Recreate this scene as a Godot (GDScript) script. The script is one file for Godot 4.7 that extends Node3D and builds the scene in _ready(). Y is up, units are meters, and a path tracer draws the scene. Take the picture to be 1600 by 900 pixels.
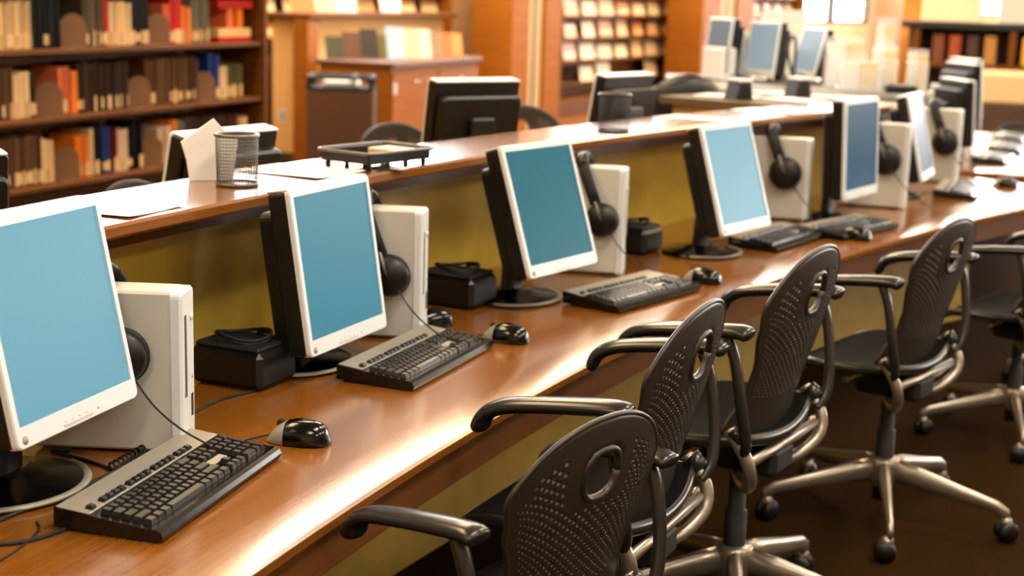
extends Node3D
# A row of computer workstations along a curved wooden desk in a library.
# The curved desk is an arc about CX, CZ: "deg" runs along it, "d" runs from its front edge (0) towards its back.

const CX := 11.843
const CZ := 2.417
const RAD := 13.031
const DESK_Y := 0.72
const LEDGE_Y := 1.13
const ROOM_YAW := -22.0
const LAMP_Y := 5.29
const TOP := 5.4

var M := {}
var names := {}
var rng := RandomNumberGenerator.new()
var key_meshes := {}

func _ready() -> void:
	rng.seed = 41
	_camera_and_light()
	_materials()
	_shell()
	_lamps()
	_desk()
	_stations()
	_chairs()
	_ledge_things()
	_rear_desk()
	_bookcase()
	_back_of_room()
	_island()
	_far_right()

# ---------------------------------------------------------------- camera, sky, exposure
func _camera_and_light() -> void:
	var cam := Camera3D.new()
	cam.name = "camera"
	cam.position = Vector3(0, 1.60, 0)
	cam.rotation_degrees = Vector3(-11.6, 0, 1.8)
	cam.fov = 22.62
	cam.near = 0.05
	cam.far = 200.0
	var ph := CameraAttributesPhysical.new()
	ph.frustum_focal_length = 60.0
	ph.frustum_focus_distance = 2.75
	ph.exposure_aperture = 3.8
	ph.frustum_near = 0.05
	ph.frustum_far = 200.0
	cam.attributes = ph
	add_child(cam)
	cam.current = true
	var env := Environment.new()
	env.background_mode = Environment.BG_SKY
	var sky := Sky.new()
	var sm := ProceduralSkyMaterial.new()
	sm.sky_top_color = Color(0.93, 0.95, 0.97)
	sm.sky_horizon_color = Color(1.0, 0.98, 0.95)
	sm.ground_horizon_color = Color(0.75, 0.72, 0.68)
	sm.ground_bottom_color = Color(0.5, 0.48, 0.45)
	sm.sky_energy_multiplier = 1.0
	sky.sky_material = sm
	env.sky = sky
	env.background_energy_multiplier = 45.0
	env.tonemap_mode = Environment.TONE_MAPPER_LINEAR
	env.tonemap_exposure = 0.68
	env.sdfgi_enabled = true
	env.ssao_enabled = true
	env.ssil_enabled = true
	var we := WorldEnvironment.new()
	we.name = "world_environment"
	we.environment = env
	add_child(we)

# ---------------------------------------------------------------- materials
func mat(col: Color, rough := 0.6, metal := 0.0) -> StandardMaterial3D:
	var m := StandardMaterial3D.new()
	m.albedo_color = col
	m.roughness = rough
	m.metallic = metal
	return m

func wood_texture(dark: Color, light: Color, sd: int, w := 512, h := 512) -> ImageTexture:
	var n := FastNoiseLite.new()
	n.seed = sd
	n.frequency = 1.0
	n.fractal_octaves = 4
	var n2 := FastNoiseLite.new()
	n2.seed = sd + 7
	n2.frequency = 1.0
	n2.fractal_octaves = 2
	var im := Image.create(w, h, false, Image.FORMAT_RGB8)
	for y in h:
		for x in w:
			# wrapped along x by sampling on a circle
			var a := TAU * x / w
			var b := TAU * y / h
			var g := n.get_noise_3d(cos(a) * 0.55 + 3.0, sin(a) * 0.55 + cos(b) * 7.0, sin(b) * 7.0)
			var f := n2.get_noise_3d(cos(a) * 1.4, sin(a) * 1.4 + cos(b) * 26.0, sin(b) * 26.0)
			var t := clampf(0.5 + g * 0.75 + f * 0.35, 0.0, 1.0)
			im.set_pixel(x, y, dark.lerp(light, t))
	return ImageTexture.create_from_image(im)

func noise_texture(a: Color, b: Color, freq: float, sd: int, size := 512) -> NoiseTexture2D:
	var n := FastNoiseLite.new()
	n.seed = sd
	n.frequency = freq
	n.fractal_octaves = 4
	var g := Gradient.new()
	g.set_color(0, a)
	g.set_color(1, b)
	g.set_offset(0, 0.2)
	g.set_offset(1, 0.8)
	var t := NoiseTexture2D.new()
	t.width = size
	t.height = size
	t.seamless = true
	t.noise = n
	t.color_ramp = g
	return t

func wood(tex: Texture2D, rough: float, scale := Vector3(1, 1, 1), tri := false) -> StandardMaterial3D:
	var m := mat(Color.WHITE, rough)
	m.albedo_texture = tex
	m.uv1_scale = scale
	m.uv1_triplanar = tri
	return m

func _materials() -> void:
	var wt := wood_texture(Color(0.465, 0.272, 0.072), Color(0.535, 0.322, 0.092), 3)
	var wt_dark := wood_texture(Color(0.36, 0.205, 0.065), Color(0.43, 0.255, 0.09), 9)
	M.desk_wood = wood(wt, 0.24, Vector3(0.4, 1.1, 1))
	M.desk_wood.clearcoat_enabled = true
	M.desk_wood.clearcoat = 0.6
	M.desk_wood.clearcoat_roughness = 0.14
	M.fascia_wood = wood(wt_dark, 0.35, Vector3(0.5, 1.6, 1))
	var wt_mid := wood_texture(Color(0.60, 0.345, 0.10), Color(0.68, 0.42, 0.14), 21)
	M.cabinet_wood = wood(wt_mid, 0.4, Vector3(0.7, 0.7, 0.7), true)
	M.cabinet_wood.albedo_color = Color(0.92, 0.90, 0.85)
	M.cabinet_wood.metallic_specular = 0.2
	M.column_wood = wood(wt_mid, 0.4, Vector3(0.5, 0.5, 0.5), true)
	M.column_wood.albedo_color = Color(0.92, 0.90, 0.85)
	M.column_wood.metallic_specular = 0.2
	M.shelf_wood = wood(wt_dark, 0.5, Vector3(0.8, 0.8, 0.8), true)
	M.shelf_wood.metallic_specular = 0.2
	M.mustard = mat(Color.WHITE, 0.55)
	M.mustard.albedo_texture = noise_texture(Color(0.66, 0.55, 0.165), Color(0.71, 0.59, 0.195), 0.03, 5, 256)
	M.mustard.uv1_triplanar = true
	M.carpet = mat(Color.WHITE, 0.95)
	M.carpet.metallic_specular = 0.1
	M.carpet.albedo_texture = noise_texture(Color(0.115, 0.068, 0.014), Color(0.20, 0.125, 0.032), 0.09, 12)
	M.carpet.uv1_triplanar = true
	M.carpet.uv1_world_triplanar = true
	M.carpet.uv1_scale = Vector3(2.2, 2.2, 2.2)
	M.plaster = mat(Color(0.86, 0.74, 0.56), 0.85)
	M.plaster_warm = mat(Color(0.88, 0.70, 0.44), 0.85)
	M.ceiling_white = mat(Color(0.85, 0.82, 0.76), 0.9)
	M.trim_brown = mat(Color(0.25, 0.16, 0.09), 0.6)
	M.cream_strip = mat(Color(0.80, 0.68, 0.50), 0.6)
	M.silver = mat(Color(0.83, 0.85, 0.86), 0.36)
	M.case_white = mat(Color(0.85, 0.86, 0.86), 0.40)
	M.case_panel = mat(Color(0.76, 0.75, 0.71), 0.45)
	M.black = mat(Color(0.022, 0.021, 0.020), 0.42)
	M.black_soft = mat(Color(0.05, 0.047, 0.044), 0.65)
	M.key_black = mat(Color(0.085, 0.083, 0.08), 0.30)
	M.gloss_black = mat(Color(0.03, 0.03, 0.03), 0.16)
	M.kb_silver = mat(Color(0.60, 0.575, 0.52), 0.42, 0.2)
	M.chair_shell = mat(Color(0.175, 0.145, 0.11), 0.38)
	M.chair_seat = mat(Color(0.022, 0.019, 0.016), 0.9)
	M.chair_seat.metallic_specular = 0.2
	M.chair_frame = mat(Color(0.62, 0.58, 0.52), 0.30, 0.75)
	M.arm_pad = mat(Color(0.145, 0.135, 0.125), 0.24)
	M.steel = mat(Color(0.75, 0.74, 0.72), 0.25, 0.9)
	M.wire = mat(Color(0.10, 0.10, 0.10), 0.35, 0.6)
	M.wire_grey = mat(Color(0.42, 0.41, 0.39), 0.35, 0.5)
	M.paper = mat(Color(0.92, 0.91, 0.88), 0.7)
	M.cream_paper = mat(Color(0.90, 0.80, 0.64), 0.7)
	M.bin_brown = mat(Color(0.33, 0.205, 0.105), 0.5)
	M.bookend = mat(Color(0.46, 0.31, 0.18), 0.5)
	M.grey_counter = mat(Color(0.47, 0.46, 0.44), 0.6)
	M.counter_dull = mat(Color(0.42, 0.36, 0.28), 0.7)
	M.counter_dull.metallic_specular = 0.25
	M.leather = mat(Color(0.05, 0.045, 0.04), 0.45)
	M.glass = mat(Color(0.9, 0.95, 0.97, 0.12), 0.03)
	M.glass.transparency = BaseMaterial3D.TRANSPARENCY_ALPHA
	M.acrylic = mat(Color(0.95, 0.97, 0.98, 0.22), 0.05)
	M.acrylic.transparency = BaseMaterial3D.TRANSPARENCY_ALPHA
	M.lamp = mat(Color(1, 1, 1), 0.5)
	M.lamp.emission_enabled = true
	M.lamp.emission = Color(1.0, 0.90, 0.74)
	M.lamp.emission_energy_multiplier = 8.0
	M.led = mat(Color(1.0, 0.5, 0.1), 0.4)
	M.led.emission_enabled = true
	M.led.emission = Color(1.0, 0.45, 0.08)
	M.led.emission_energy_multiplier = 1.5

# ---------------------------------------------------------------- naming and adding
func numbered(called: String) -> String:
	var n: int = names.get(called, -1) + 1
	names[called] = n
	return called if n == 0 else "%s_%03d" % [called, n]

func thing(called: String, label: String, category: String, at := Vector3.ZERO, yaw := 0.0, group := "") -> Node3D:
	var o := Node3D.new()
	o.name = numbered(called)
	o.position = at
	o.rotation_degrees.y = yaw
	tag(o, label, category, group)
	add_child(o)
	return o

func tag(o: Node, label: String, category: String, group := "") -> void:
	o.set_meta("label", label)
	o.set_meta("category", category)
	if group != "":
		o.set_meta("group", group)

func part(called: String, mesh: Mesh, m: Material, parent: Node, xf := Transform3D()) -> MeshInstance3D:
	var o := MeshInstance3D.new()
	o.name = called
	o.mesh = mesh
	o.material_override = m
	o.transform = xf
	parent.add_child(o, true)
	return o

func single(called: String, mesh: Mesh, m: Material, label: String, category: String, at := Vector3.ZERO, yaw := 0.0, group := "") -> MeshInstance3D:
	var o := MeshInstance3D.new()
	o.name = numbered(called)
	o.mesh = mesh
	o.material_override = m
	o.position = at
	o.rotation_degrees.y = yaw
	tag(o, label, category, group)
	add_child(o)
	return o

func struct_(called: String, mesh: Mesh, m: Material, label: String, category: String, at := Vector3.ZERO, yaw := 0.0) -> MeshInstance3D:
	var o := single(called, mesh, m, label, category, at, yaw)
	o.set_meta("kind", "structure")
	return o

func dup(src: Node3D, label: String, at: Vector3, yaw: float) -> Node3D:
	var base := String(src.name)
	if base.length() > 4 and base[base.length() - 4] == "_":
		base = base.substr(0, base.length() - 4)
	var c: Node3D = src.duplicate()
	c.name = numbered(base)
	c.position = at
	c.rotation_degrees.y = yaw
	c.set_meta("label", label)
	add_child(c)
	return c

func xf(at: Vector3, rot := Vector3.ZERO) -> Transform3D:
	return Transform3D(Basis.from_euler(rot * (PI / 180.0)), at)

# ---------------------------------------------------------------- shapes
func new_st(smooth := false) -> SurfaceTool:
	var st := SurfaceTool.new()
	st.begin(Mesh.PRIMITIVE_TRIANGLES)
	st.set_smooth_group(0 if smooth else -1)
	return st

func done(st: SurfaceTool) -> ArrayMesh:
	st.index()
	st.generate_normals()
	return st.commit()

# corners counter-clockwise seen from outside
func quad(st: SurfaceTool, a: Vector3, b: Vector3, c: Vector3, d: Vector3) -> void:
	for v in [a, c, b, a, d, c]:
		st.add_vertex(v)

func tri(st: SurfaceTool, a: Vector3, b: Vector3, c: Vector3) -> void:
	for v in [a, c, b]:
		st.add_vertex(v)

# chamfered box, centred at c
func put_box(st: SurfaceTool, c: Vector3, size: Vector3, ch := 0.0) -> void:
	var h := size * 0.5
	if ch <= 0.0:
		var p := []
		for i in 8:
			p.append(c + Vector3(h.x if i & 1 else -h.x, h.y if i & 2 else -h.y, h.z if i & 4 else -h.z))
		for f in [[4, 5, 7, 6], [1, 0, 2, 3], [5, 1, 3, 7], [0, 4, 6, 2], [6, 7, 3, 2], [0, 1, 5, 4]]:
			quad(st, p[f[0]], p[f[1]], p[f[2]], p[f[3]])
		return
	ch = minf(ch, minf(h.x, minf(h.y, h.z)) * 0.98)
	var k := h - Vector3(ch, ch, ch)
	for ax in 3:
		var u := (ax + 1) % 3
		var v := (ax + 2) % 3
		for s in [-1.0, 1.0]:
			var q := []
			for e in [[-1, -1], [1, -1], [1, 1], [-1, 1]]:
				var w := Vector3.ZERO
				w[ax] = h[ax] * s
				w[u] = k[u] * e[0]
				w[v] = k[v] * e[1]
				q.append(c + w)
			if s > 0:
				quad(st, q[0], q[1], q[2], q[3])
			else:
				quad(st, q[3], q[2], q[1], q[0])
	for ax in 3:
		var u := (ax + 1) % 3
		var v := (ax + 2) % 3
		for su in [-1.0, 1.0]:
			for sv in [-1.0, 1.0]:
				var q := []
				for e in [[-1.0, true], [1.0, true], [1.0, false], [-1.0, false]]:
					var w := Vector3.ZERO
					w[ax] = k[ax] * e[0]
					w[u] = (h[u] if e[1] else k[u]) * su
					w[v] = (k[v] if e[1] else h[v]) * sv
					q.append(c + w)
				if su * sv > 0:
					quad(st, q[0], q[1], q[2], q[3])
				else:
					quad(st, q[3], q[2], q[1], q[0])
	for sx in [-1.0, 1.0]:
		for sy in [-1.0, 1.0]:
			for sz in [-1.0, 1.0]:
				var a := c + Vector3(h.x * sx, k.y * sy, k.z * sz)
				var b := c + Vector3(k.x * sx, h.y * sy, k.z * sz)
				var d := c + Vector3(k.x * sx, k.y * sy, h.z * sz)
				if sx * sy * sz > 0:
					tri(st, a, b, d)
				else:
					tri(st, a, d, b)

func box(size: Vector3, ch := 0.0, c := Vector3.ZERO) -> ArrayMesh:
	var st := new_st()
	put_box(st, c, size, ch)
	return done(st)

# round tube along points, with a radius (or radii) ; flat: cross-section scale (side, up)
func put_tube(st: SurfaceTool, pts: Array, rad, n := 10, up := Vector3.UP, flat := Vector2.ONE) -> void:
	var rings := []
	for i in pts.size():
		var p: Vector3 = pts[i]
		var t: Vector3 = (pts[mini(i + 1, pts.size() - 1)] - pts[maxi(i - 1, 0)]).normalized()
		var s := t.cross(up)
		if s.length() < 0.05:
			s = t.cross(Vector3(0.3, 0.1, 0.9))
		s = s.normalized()
		var w := s.cross(t).normalized()
		var r: float = rad[i] if rad is Array else rad
		var ring := []
		for k in n:
			var a := TAU * k / n
			ring.append(p + s * cos(a) * r * flat.x + w * sin(a) * r * flat.y)
		rings.append(ring)
	for i in pts.size() - 1:
		for k in n:
			var j := (k + 1) % n
			quad(st, rings[i][j], rings[i][k], rings[i + 1][k], rings[i + 1][j])
	for e in [0, pts.size() - 1]:
		for k in range(1, n - 1):
			if e == 0:
				tri(st, rings[e][0], rings[e][k], rings[e][k + 1])
			else:
				tri(st, rings[e][0], rings[e][k + 1], rings[e][k])

func tube(pts: Array, rad, n := 10, up := Vector3.UP, flat := Vector2.ONE) -> ArrayMesh:
	var st := new_st(true)
	put_tube(st, pts, rad, n, up, flat)
	return done(st)

# smooth curve through points
func curve(pts: Array, per := 6) -> Array:
	var out := []
	for i in pts.size() - 1:
		var a: Vector3 = pts[maxi(i - 1, 0)]
		var b: Vector3 = pts[i]
		var c: Vector3 = pts[i + 1]
		var d: Vector3 = pts[mini(i + 2, pts.size() - 1)]
		for k in per:
			out.append(b.cubic_interpolate(c, a, d, float(k) / per))
	out.append(pts[-1])
	return out

# lathe: profile of (radius, y), bottom to top
func put_lathe(st: SurfaceTool, prof: Array, n := 20, at := Vector3.ZERO) -> void:
	for i in prof.size() - 1:
		for k in n:
			var a0 := TAU * k / n
			var a1 := TAU * (k + 1) / n
			var p: Vector2 = prof[i]
			var q: Vector2 = prof[i + 1]
			var v := func(s: Vector2, a: float) -> Vector3: return at + Vector3(cos(a) * s.x, s.y, -sin(a) * s.x)
			if p.x < 1e-5:
				tri(st, v.call(p, a0), v.call(q, a1), v.call(q, a0))
			elif q.x < 1e-5:
				tri(st, v.call(p, a0), v.call(p, a1), v.call(q, a0))
			else:
				quad(st, v.call(p, a0), v.call(p, a1), v.call(q, a1), v.call(q, a0))

func lathe(prof: Array, n := 20, smooth := true) -> ArrayMesh:
	var st := new_st(smooth)
	put_lathe(st, prof, n)
	return done(st)

# polygon in x,y (counter-clockwise), extruded from z0 to z1, with chamfered rims
func put_prism(st: SurfaceTool, poly: PackedVector2Array, z0: float, z1: float, ch := 0.0) -> void:
	var inner := poly
	if ch > 0.0:
		var off := Geometry2D.offset_polygon(poly, -ch, Geometry2D.JOIN_MITER)
		if off.size() == 1 and off[0].size() == poly.size():
			# match the starting corner
			inner = off[0]
			var best := 0
			for i in inner.size():
				if inner[i].distance_to(poly[0]) < inner[best].distance_to(poly[0]):
					best = i
			var r := PackedVector2Array()
			for i in inner.size():
				r.append(inner[(best + i) % inner.size()])
			inner = r
		else:
			ch = 0.0
	var idx := Geometry2D.triangulate_polygon(inner)
	for k in range(0, idx.size(), 3):
		var a := inner[idx[k]]
		var b := inner[idx[k + 1]]
		var c := inner[idx[k + 2]]
		if (b - a).cross(c - a) < 0:
			var t := b
			b = c
			c = t
		tri(st, Vector3(a.x, a.y, z1), Vector3(b.x, b.y, z1), Vector3(c.x, c.y, z1))
		tri(st, Vector3(a.x, a.y, z0), Vector3(c.x, c.y, z0), Vector3(b.x, b.y, z0))
	var n := poly.size()
	for i in n:
		var j := (i + 1) % n
		var a := poly[i]
		var b := poly[j]
		quad(st, Vector3(a.x, a.y, z0 + ch), Vector3(b.x, b.y, z0 + ch), Vector3(b.x, b.y, z1 - ch), Vector3(a.x, a.y, z1 - ch))
		if ch > 0.0:
			var c := inner[i]
			var d := inner[j]
			quad(st, Vector3(a.x, a.y, z1 - ch), Vector3(b.x, b.y, z1 - ch), Vector3(d.x, d.y, z1), Vector3(c.x, c.y, z1))
			quad(st, Vector3(c.x, c.y, z0), Vector3(d.x, d.y, z0), Vector3(b.x, b.y, z0 + ch), Vector3(a.x, a.y, z0 + ch))

func prism(poly: PackedVector2Array, z0: float, z1: float, ch := 0.0) -> ArrayMesh:
	var st := new_st()
	put_prism(st, poly, z0, z1, ch)
	return done(st)

func round_rect(w: float, h: float, r: float, n := 4, c := Vector2.ZERO) -> PackedVector2Array:
	var out := PackedVector2Array()
	var q := [Vector2(1, 1), Vector2(-1, 1), Vector2(-1, -1), Vector2(1, -1)]
	for k in 4:
		var o: Vector2 = c + Vector2((w / 2 - r) * q[k].x, (h / 2 - r) * q[k].y)
		for i in n + 1:
			var a := PI / 2 * (k + float(i) / n)
			out.append(o + Vector2(cos(a), sin(a)) * r)
	return out

# a picture-frame: outer rounded rectangle with a smaller one cut out
func put_frame(st: SurfaceTool, outer: PackedVector2Array, inner: PackedVector2Array, z0: float, z1: float, ch: float, drop: float) -> void:
	var n := outer.size()
	var c := Vector2.ZERO
	for i in n:
		var j := (i + 1) % n
		var a := outer[i]
		var b := outer[j]
		var a2 := a - (a - c).normalized() * ch
		var b2 := b - (b - c).normalized() * ch
		var e := inner[i]
		var f := inner[j]
		quad(st, Vector3(a.x, a.y, z0), Vector3(b.x, b.y, z0), Vector3(b.x, b.y, z1 - ch), Vector3(a.x, a.y, z1 - ch))
		quad(st, Vector3(a.x, a.y, z1 - ch), Vector3(b.x, b.y, z1 - ch), Vector3(b2.x, b2.y, z1), Vector3(a2.x, a2.y, z1))
		quad(st, Vector3(a2.x, a2.y, z1), Vector3(b2.x, b2.y, z1), Vector3(f.x, f.y, z1), Vector3(e.x, e.y, z1))
		quad(st, Vector3(e.x, e.y, z1), Vector3(f.x, f.y, z1), Vector3(f.x, f.y, z1 - drop), Vector3(e.x, e.y, z1 - drop))
		quad(st, Vector3(b.x, b.y, z0), Vector3(a.x, a.y, z0), Vector3(e.x, e.y, z0), Vector3(f.x, f.y, z0))

# profile in (d, y), counter-clockwise seen along the desk from its near end, swept along the arc
func arc_sweep(prof: Array, deg0: float, deg1: float, n: int, soft0 := 1, soft1 := 0) -> ArrayMesh:   # sides soft0 to soft1 share smooth normals
	var st := new_st()
	var len := [0.0]
	for i in prof.size():
		len.append(len[-1] + prof[i].distance_to(prof[(i + 1) % prof.size()]))
	var pt := func(v: Vector2, g: float) -> Vector3: return on_arc(g, v.x, v.y)
	for k in n:
		var g0 := lerpf(deg0, deg1, float(k) / n)
		var g1 := lerpf(deg0, deg1, float(k + 1) / n)
		var s0 := deg_to_rad(g0) * RAD
		var s1 := deg_to_rad(g1) * RAD
		for i in prof.size():
			var j := (i + 1) % prof.size()
			st.set_smooth_group(1 if i >= soft0 and i <= soft1 else -1)
			var vs := [pt.call(prof[i], g0), pt.call(prof[j], g0), pt.call(prof[j], g1), pt.call(prof[i], g1)]
			var us := [Vector2(s0, len[i]), Vector2(s0, len[i + 1]), Vector2(s1, len[i + 1]), Vector2(s1, len[i])]
			for q in [0, 2, 1, 0, 3, 2]:
				st.set_uv(us[q])
				st.add_vertex(vs[q])
	st.set_smooth_group(-1)
	var poly := PackedVector2Array(prof)
	var idx := Geometry2D.triangulate_polygon(poly)
	for e in [deg0, deg1]:
		for k in range(0, idx.size(), 3):
			var a := poly[idx[k]]
			var b := poly[idx[k + 1]]
			var c := poly[idx[k + 2]]
			var pts := [a, b, c] if (e == deg0) == ((b - a).cross(c - a) > 0) else [a, c, b]
			for v in pts:
				st.set_uv(v)
				st.add_vertex(pt.call(v, e))
	return done(st)

func on_arc(deg: float, d: float, y := DESK_Y) -> Vector3:
	var a := deg_to_rad(deg)
	return Vector3(CX - (RAD + d) * cos(a), y, CZ - (RAD + d) * sin(a))

# room axes: u to the right (across the room), w along the walls away from the camera
func room(u: float, w: float, y := 0.0) -> Vector3:
	var a := deg_to_rad(-ROOM_YAW)
	return Vector3(u * cos(a) + w * sin(a), y, u * sin(a) - w * cos(a))

# ---------------------------------------------------------------- room
# the display wall runs at an angle behind the room: q metres along it, out metres in front of it
func display(q: float, out: float, y := 0.0) -> Vector3:
	return Vector3(0.34 + 0.545 * q + 0.839 * out, y, -17.0 - 0.839 * q + 0.545 * out)

const DISPLAY_YAW := 57.0   # local x runs along the display wall, local z into the room

func _shell() -> void:
	var a := struct_("floor", box(Vector3(24, 0.2, 46)), M.carpet, "brown low-pile carpet under the whole library", "floor", room(1.5, 13.0, -0.1), ROOM_YAW)
	a.name = "floor"
	var corners := [room(-8.8, -9.1), room(12.6, -9.1), room(12.6, 34.1), display(18.4, -1.2), display(-8.0, -1.2)]
	var poly := PackedVector2Array()
	for c in corners:
		poly.append(Vector2(c.x, -c.z))
	if Geometry2D.is_polygon_clockwise(poly):
		poly.reverse()
	var ceiling := struct_("ceiling", prism(poly, TOP, TOP + 0.2), M.ceiling_white, "plain pale ceiling over the library", "ceiling")
	ceiling.rotation_degrees.x = -90.0
	# wall behind the display racks, with high windows all along and tall windows beyond the second column
	var st := new_st()
	var q0 := -8.0
	var q1 := 18.6
	var wz := -1.1
	put_box(st, Vector3((q0 + q1) / 2, 0.6, wz), Vector3(q1 - q0, 1.2, 0.2))
	put_box(st, Vector3((q0 + 7.8) / 2, 1.85, wz), Vector3(7.8 - q0, 1.3, 0.2))
	put_box(st, Vector3((13.6 + q1) / 2, 1.85, wz), Vector3(q1 - 13.6, 1.3, 0.2))
	put_box(st, Vector3((q0 + q1) / 2, TOP - 0.1, wz), Vector3(q1 - q0, 0.2, 0.2))
	var q := q0
	while q < q1:
		put_box(st, Vector3(q + 0.15, (2.5 + TOP - 0.2) / 2, wz), Vector3(0.3, TOP - 2.7, 0.2))
		q += 2.6
	struct_("wall_back", done(st), M.plaster, "tan back wall with a band of high windows", "wall", display(0, 0), DISPLAY_YAW)
	q = q0
	var n := 1
	while q + 2.6 < q1 + 0.1:
		_window("window_%d" % n, q + 0.3, q + 2.6, 2.5, TOP - 0.2, wz, "high daylight window number %d from the left above the display racks" % n)
		n += 1
		q += 2.6
	var low_at := n
	var low := ["bright white window just right of the second wooden column", "bright cream window between two dark mullions at the back", "cream window beside the third wooden column"]
	for s in [[7.8, 9.7], [9.75, 11.65], [11.7, 13.6]]:
		_window("window_%d" % n, s[0], s[1], 1.2, 2.5, wz, low[n - low_at])
		n += 1
	struct_("wall_left", box(Vector3(0.2, TOP, 18.0)), M.plaster_warm, "tan side wall behind the bookcase", "wall", room(-8.7, 0.2, TOP / 2), ROOM_YAW)
	st = new_st()
	put_box(st, Vector3(0, 0.6, 0), Vector3(44, 1.2, 0.2))
	put_box(st, Vector3(0, (4.2 + TOP) / 2, 0), Vector3(44, TOP - 4.2, 0.2))
	var from := -22.0  # unseen window openings, added so daylight reflects in the monitor screens
	for e in [[-17.0, -14.6], [-13.4, -11.0], [-9.8, -7.4], [-6.2, -3.8]]:
		put_box(st, Vector3((from + e[0]) / 2, 2.7, 0), Vector3(e[0] - from, 3.0, 0.2))
		from = e[1]
	put_box(st, Vector3((from + 22.0) / 2, 2.7, 0), Vector3(22.0 - from, 3.0, 0.2))
	struct_("wall_right", done(st), M.plaster, "pale unseen wall with four added windows on the seating side of the room", "wall", room(12.5, 13.0), ROOM_YAW - 90.0)
	var k := 0
	for e in [[-17.0, -14.6], [-13.4, -11.0], [-9.8, -7.4], [-6.2, -3.8]]:
		_window("window_%d" % n, e[0], e[1], 1.2, 4.2, 0.0, "window added on the seating side of the room to reflect in the screens, %s from the far end" % ordinal(k), room(12.5, 13.0), ROOM_YAW - 90.0)
		n += 1
		k += 1
	struct_("wall_near", box(Vector3(22, TOP, 0.2)), M.plaster, "pale wall behind the photographer", "wall", room(1.9, -9.0, TOP / 2), ROOM_YAW)
	# far end wall, with a row of tall windows
	st = new_st()
	put_box(st, Vector3(0, 0.7, 0), Vector3(17.0, 1.4, 0.2))
	put_box(st, Vector3(0, TOP - 0.15, 0), Vector3(17.0, 0.3, 0.2))
	for j in 7:
		put_box(st, Vector3(-8.3 + j * 2.766, (1.4 + TOP - 0.3) / 2, 0), Vector3(0.4, TOP - 1.7, 0.2))
	struct_("wall_far", done(st), M.plaster, "pale far end wall with a row of tall windows", "wall", room(4.4, 34.0), ROOM_YAW)
	for j in 6:
		_window("window_%d" % n, -8.1 + j * 2.766, -5.734 + j * 2.766, 1.4, TOP - 0.3, 0.0, "tall window in the far end wall, %s from the left" % ordinal(j), room(4.4, 34.0), ROOM_YAW)
		n += 1

func _window(called: String, x0: float, x1: float, y0: float, y1: float, z: float, label: String, where := Vector3(0.34, 0, -17.0), yaw := DISPLAY_YAW) -> void:
	var o := thing(called, label, "window", where, yaw)
	o.set_meta("kind", "structure")
	var st := new_st()
	for e in [x0, x1]:
		put_box(st, Vector3(e + (0.03 if e == x0 else -0.03), (y0 + y1) / 2, z), Vector3(0.06, y1 - y0, 0.12), 0.008)
	for e in [y0, y1]:
		put_box(st, Vector3((x0 + x1) / 2, e + (0.03 if e == y0 else -0.03), z), Vector3(x1 - x0, 0.06, 0.12), 0.008)
	part("window_frame", done(st), M.trim_brown, o)
	part("pane", box(Vector3(x1 - x0 - 0.1, y1 - y0 - 0.1, 0.008), 0.0, Vector3((x0 + x1) / 2, (y0 + y1) / 2, z)), M.glass, o)

func _lamp(label: String, at: Vector3, yaw: float, size: Vector2, energy: float, tint: Color, group: String) -> void:
	var o := thing("ceiling_lamp", label, "ceiling lamp", at, yaw, group)
	part("housing", box(Vector3(size.x + 0.08, 0.08, size.y + 0.08), 0.01, Vector3(0, 0.06, 0)), M.case_white, o)
	part("lamp_diffuser", box(Vector3(size.x, 0.03, size.y), 0.006, Vector3(0, 0.01, 0)), M.lamp, o)
	var l := AreaLight3D.new()
	l.name = "lamp_light"
	l.area_size = size
	l.area_normalize_energy = false
	l.light_energy = energy
	l.light_color = tint
	l.area_range = 60.0
	l.area_attenuation = 2.0
	l.shadow_enabled = true
	l.position = Vector3(0, -0.02, 0)
	l.rotation_degrees = Vector3(-90, 0, 0)
	o.add_child(l)

func _lamps() -> void:
	var where := ["above the bookcase aisle", "above the middle of the room", "above the chairs"]
	var far := ["nearest the camera", "over the near desk end", "over the far desk end", "farthest back"]
	for ui in 3:
		for wi in 4:
			var u: float = [-4.1, 0.9, 6.0][ui]
			var w: float = [-3.5, 2.2, 7.4, 12.4][wi]
			var warm := ui == 0 or wi >= 3
			_lamp("long white ceiling lamp %s, %s" % [where[ui], far[wi]], room(u, w, LAMP_Y), ROOM_YAW, Vector2(1.14, 2.94), 8.0 if not warm else 7.5, Color(1.0, 0.84, 0.62) if warm else Color(1.0, 0.97, 0.92), "ceiling lamps")
	for k in 7:
		_lamp("bright ceiling lamp washing the display racks, %s from the left" % ordinal(k), display(-4.6 + 3.4 * k, 2.2, LAMP_Y), DISPLAY_YAW, Vector2(2.9, 0.9), 14.0, Color(1.0, 0.94, 0.86), "lamps along the display racks")

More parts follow.
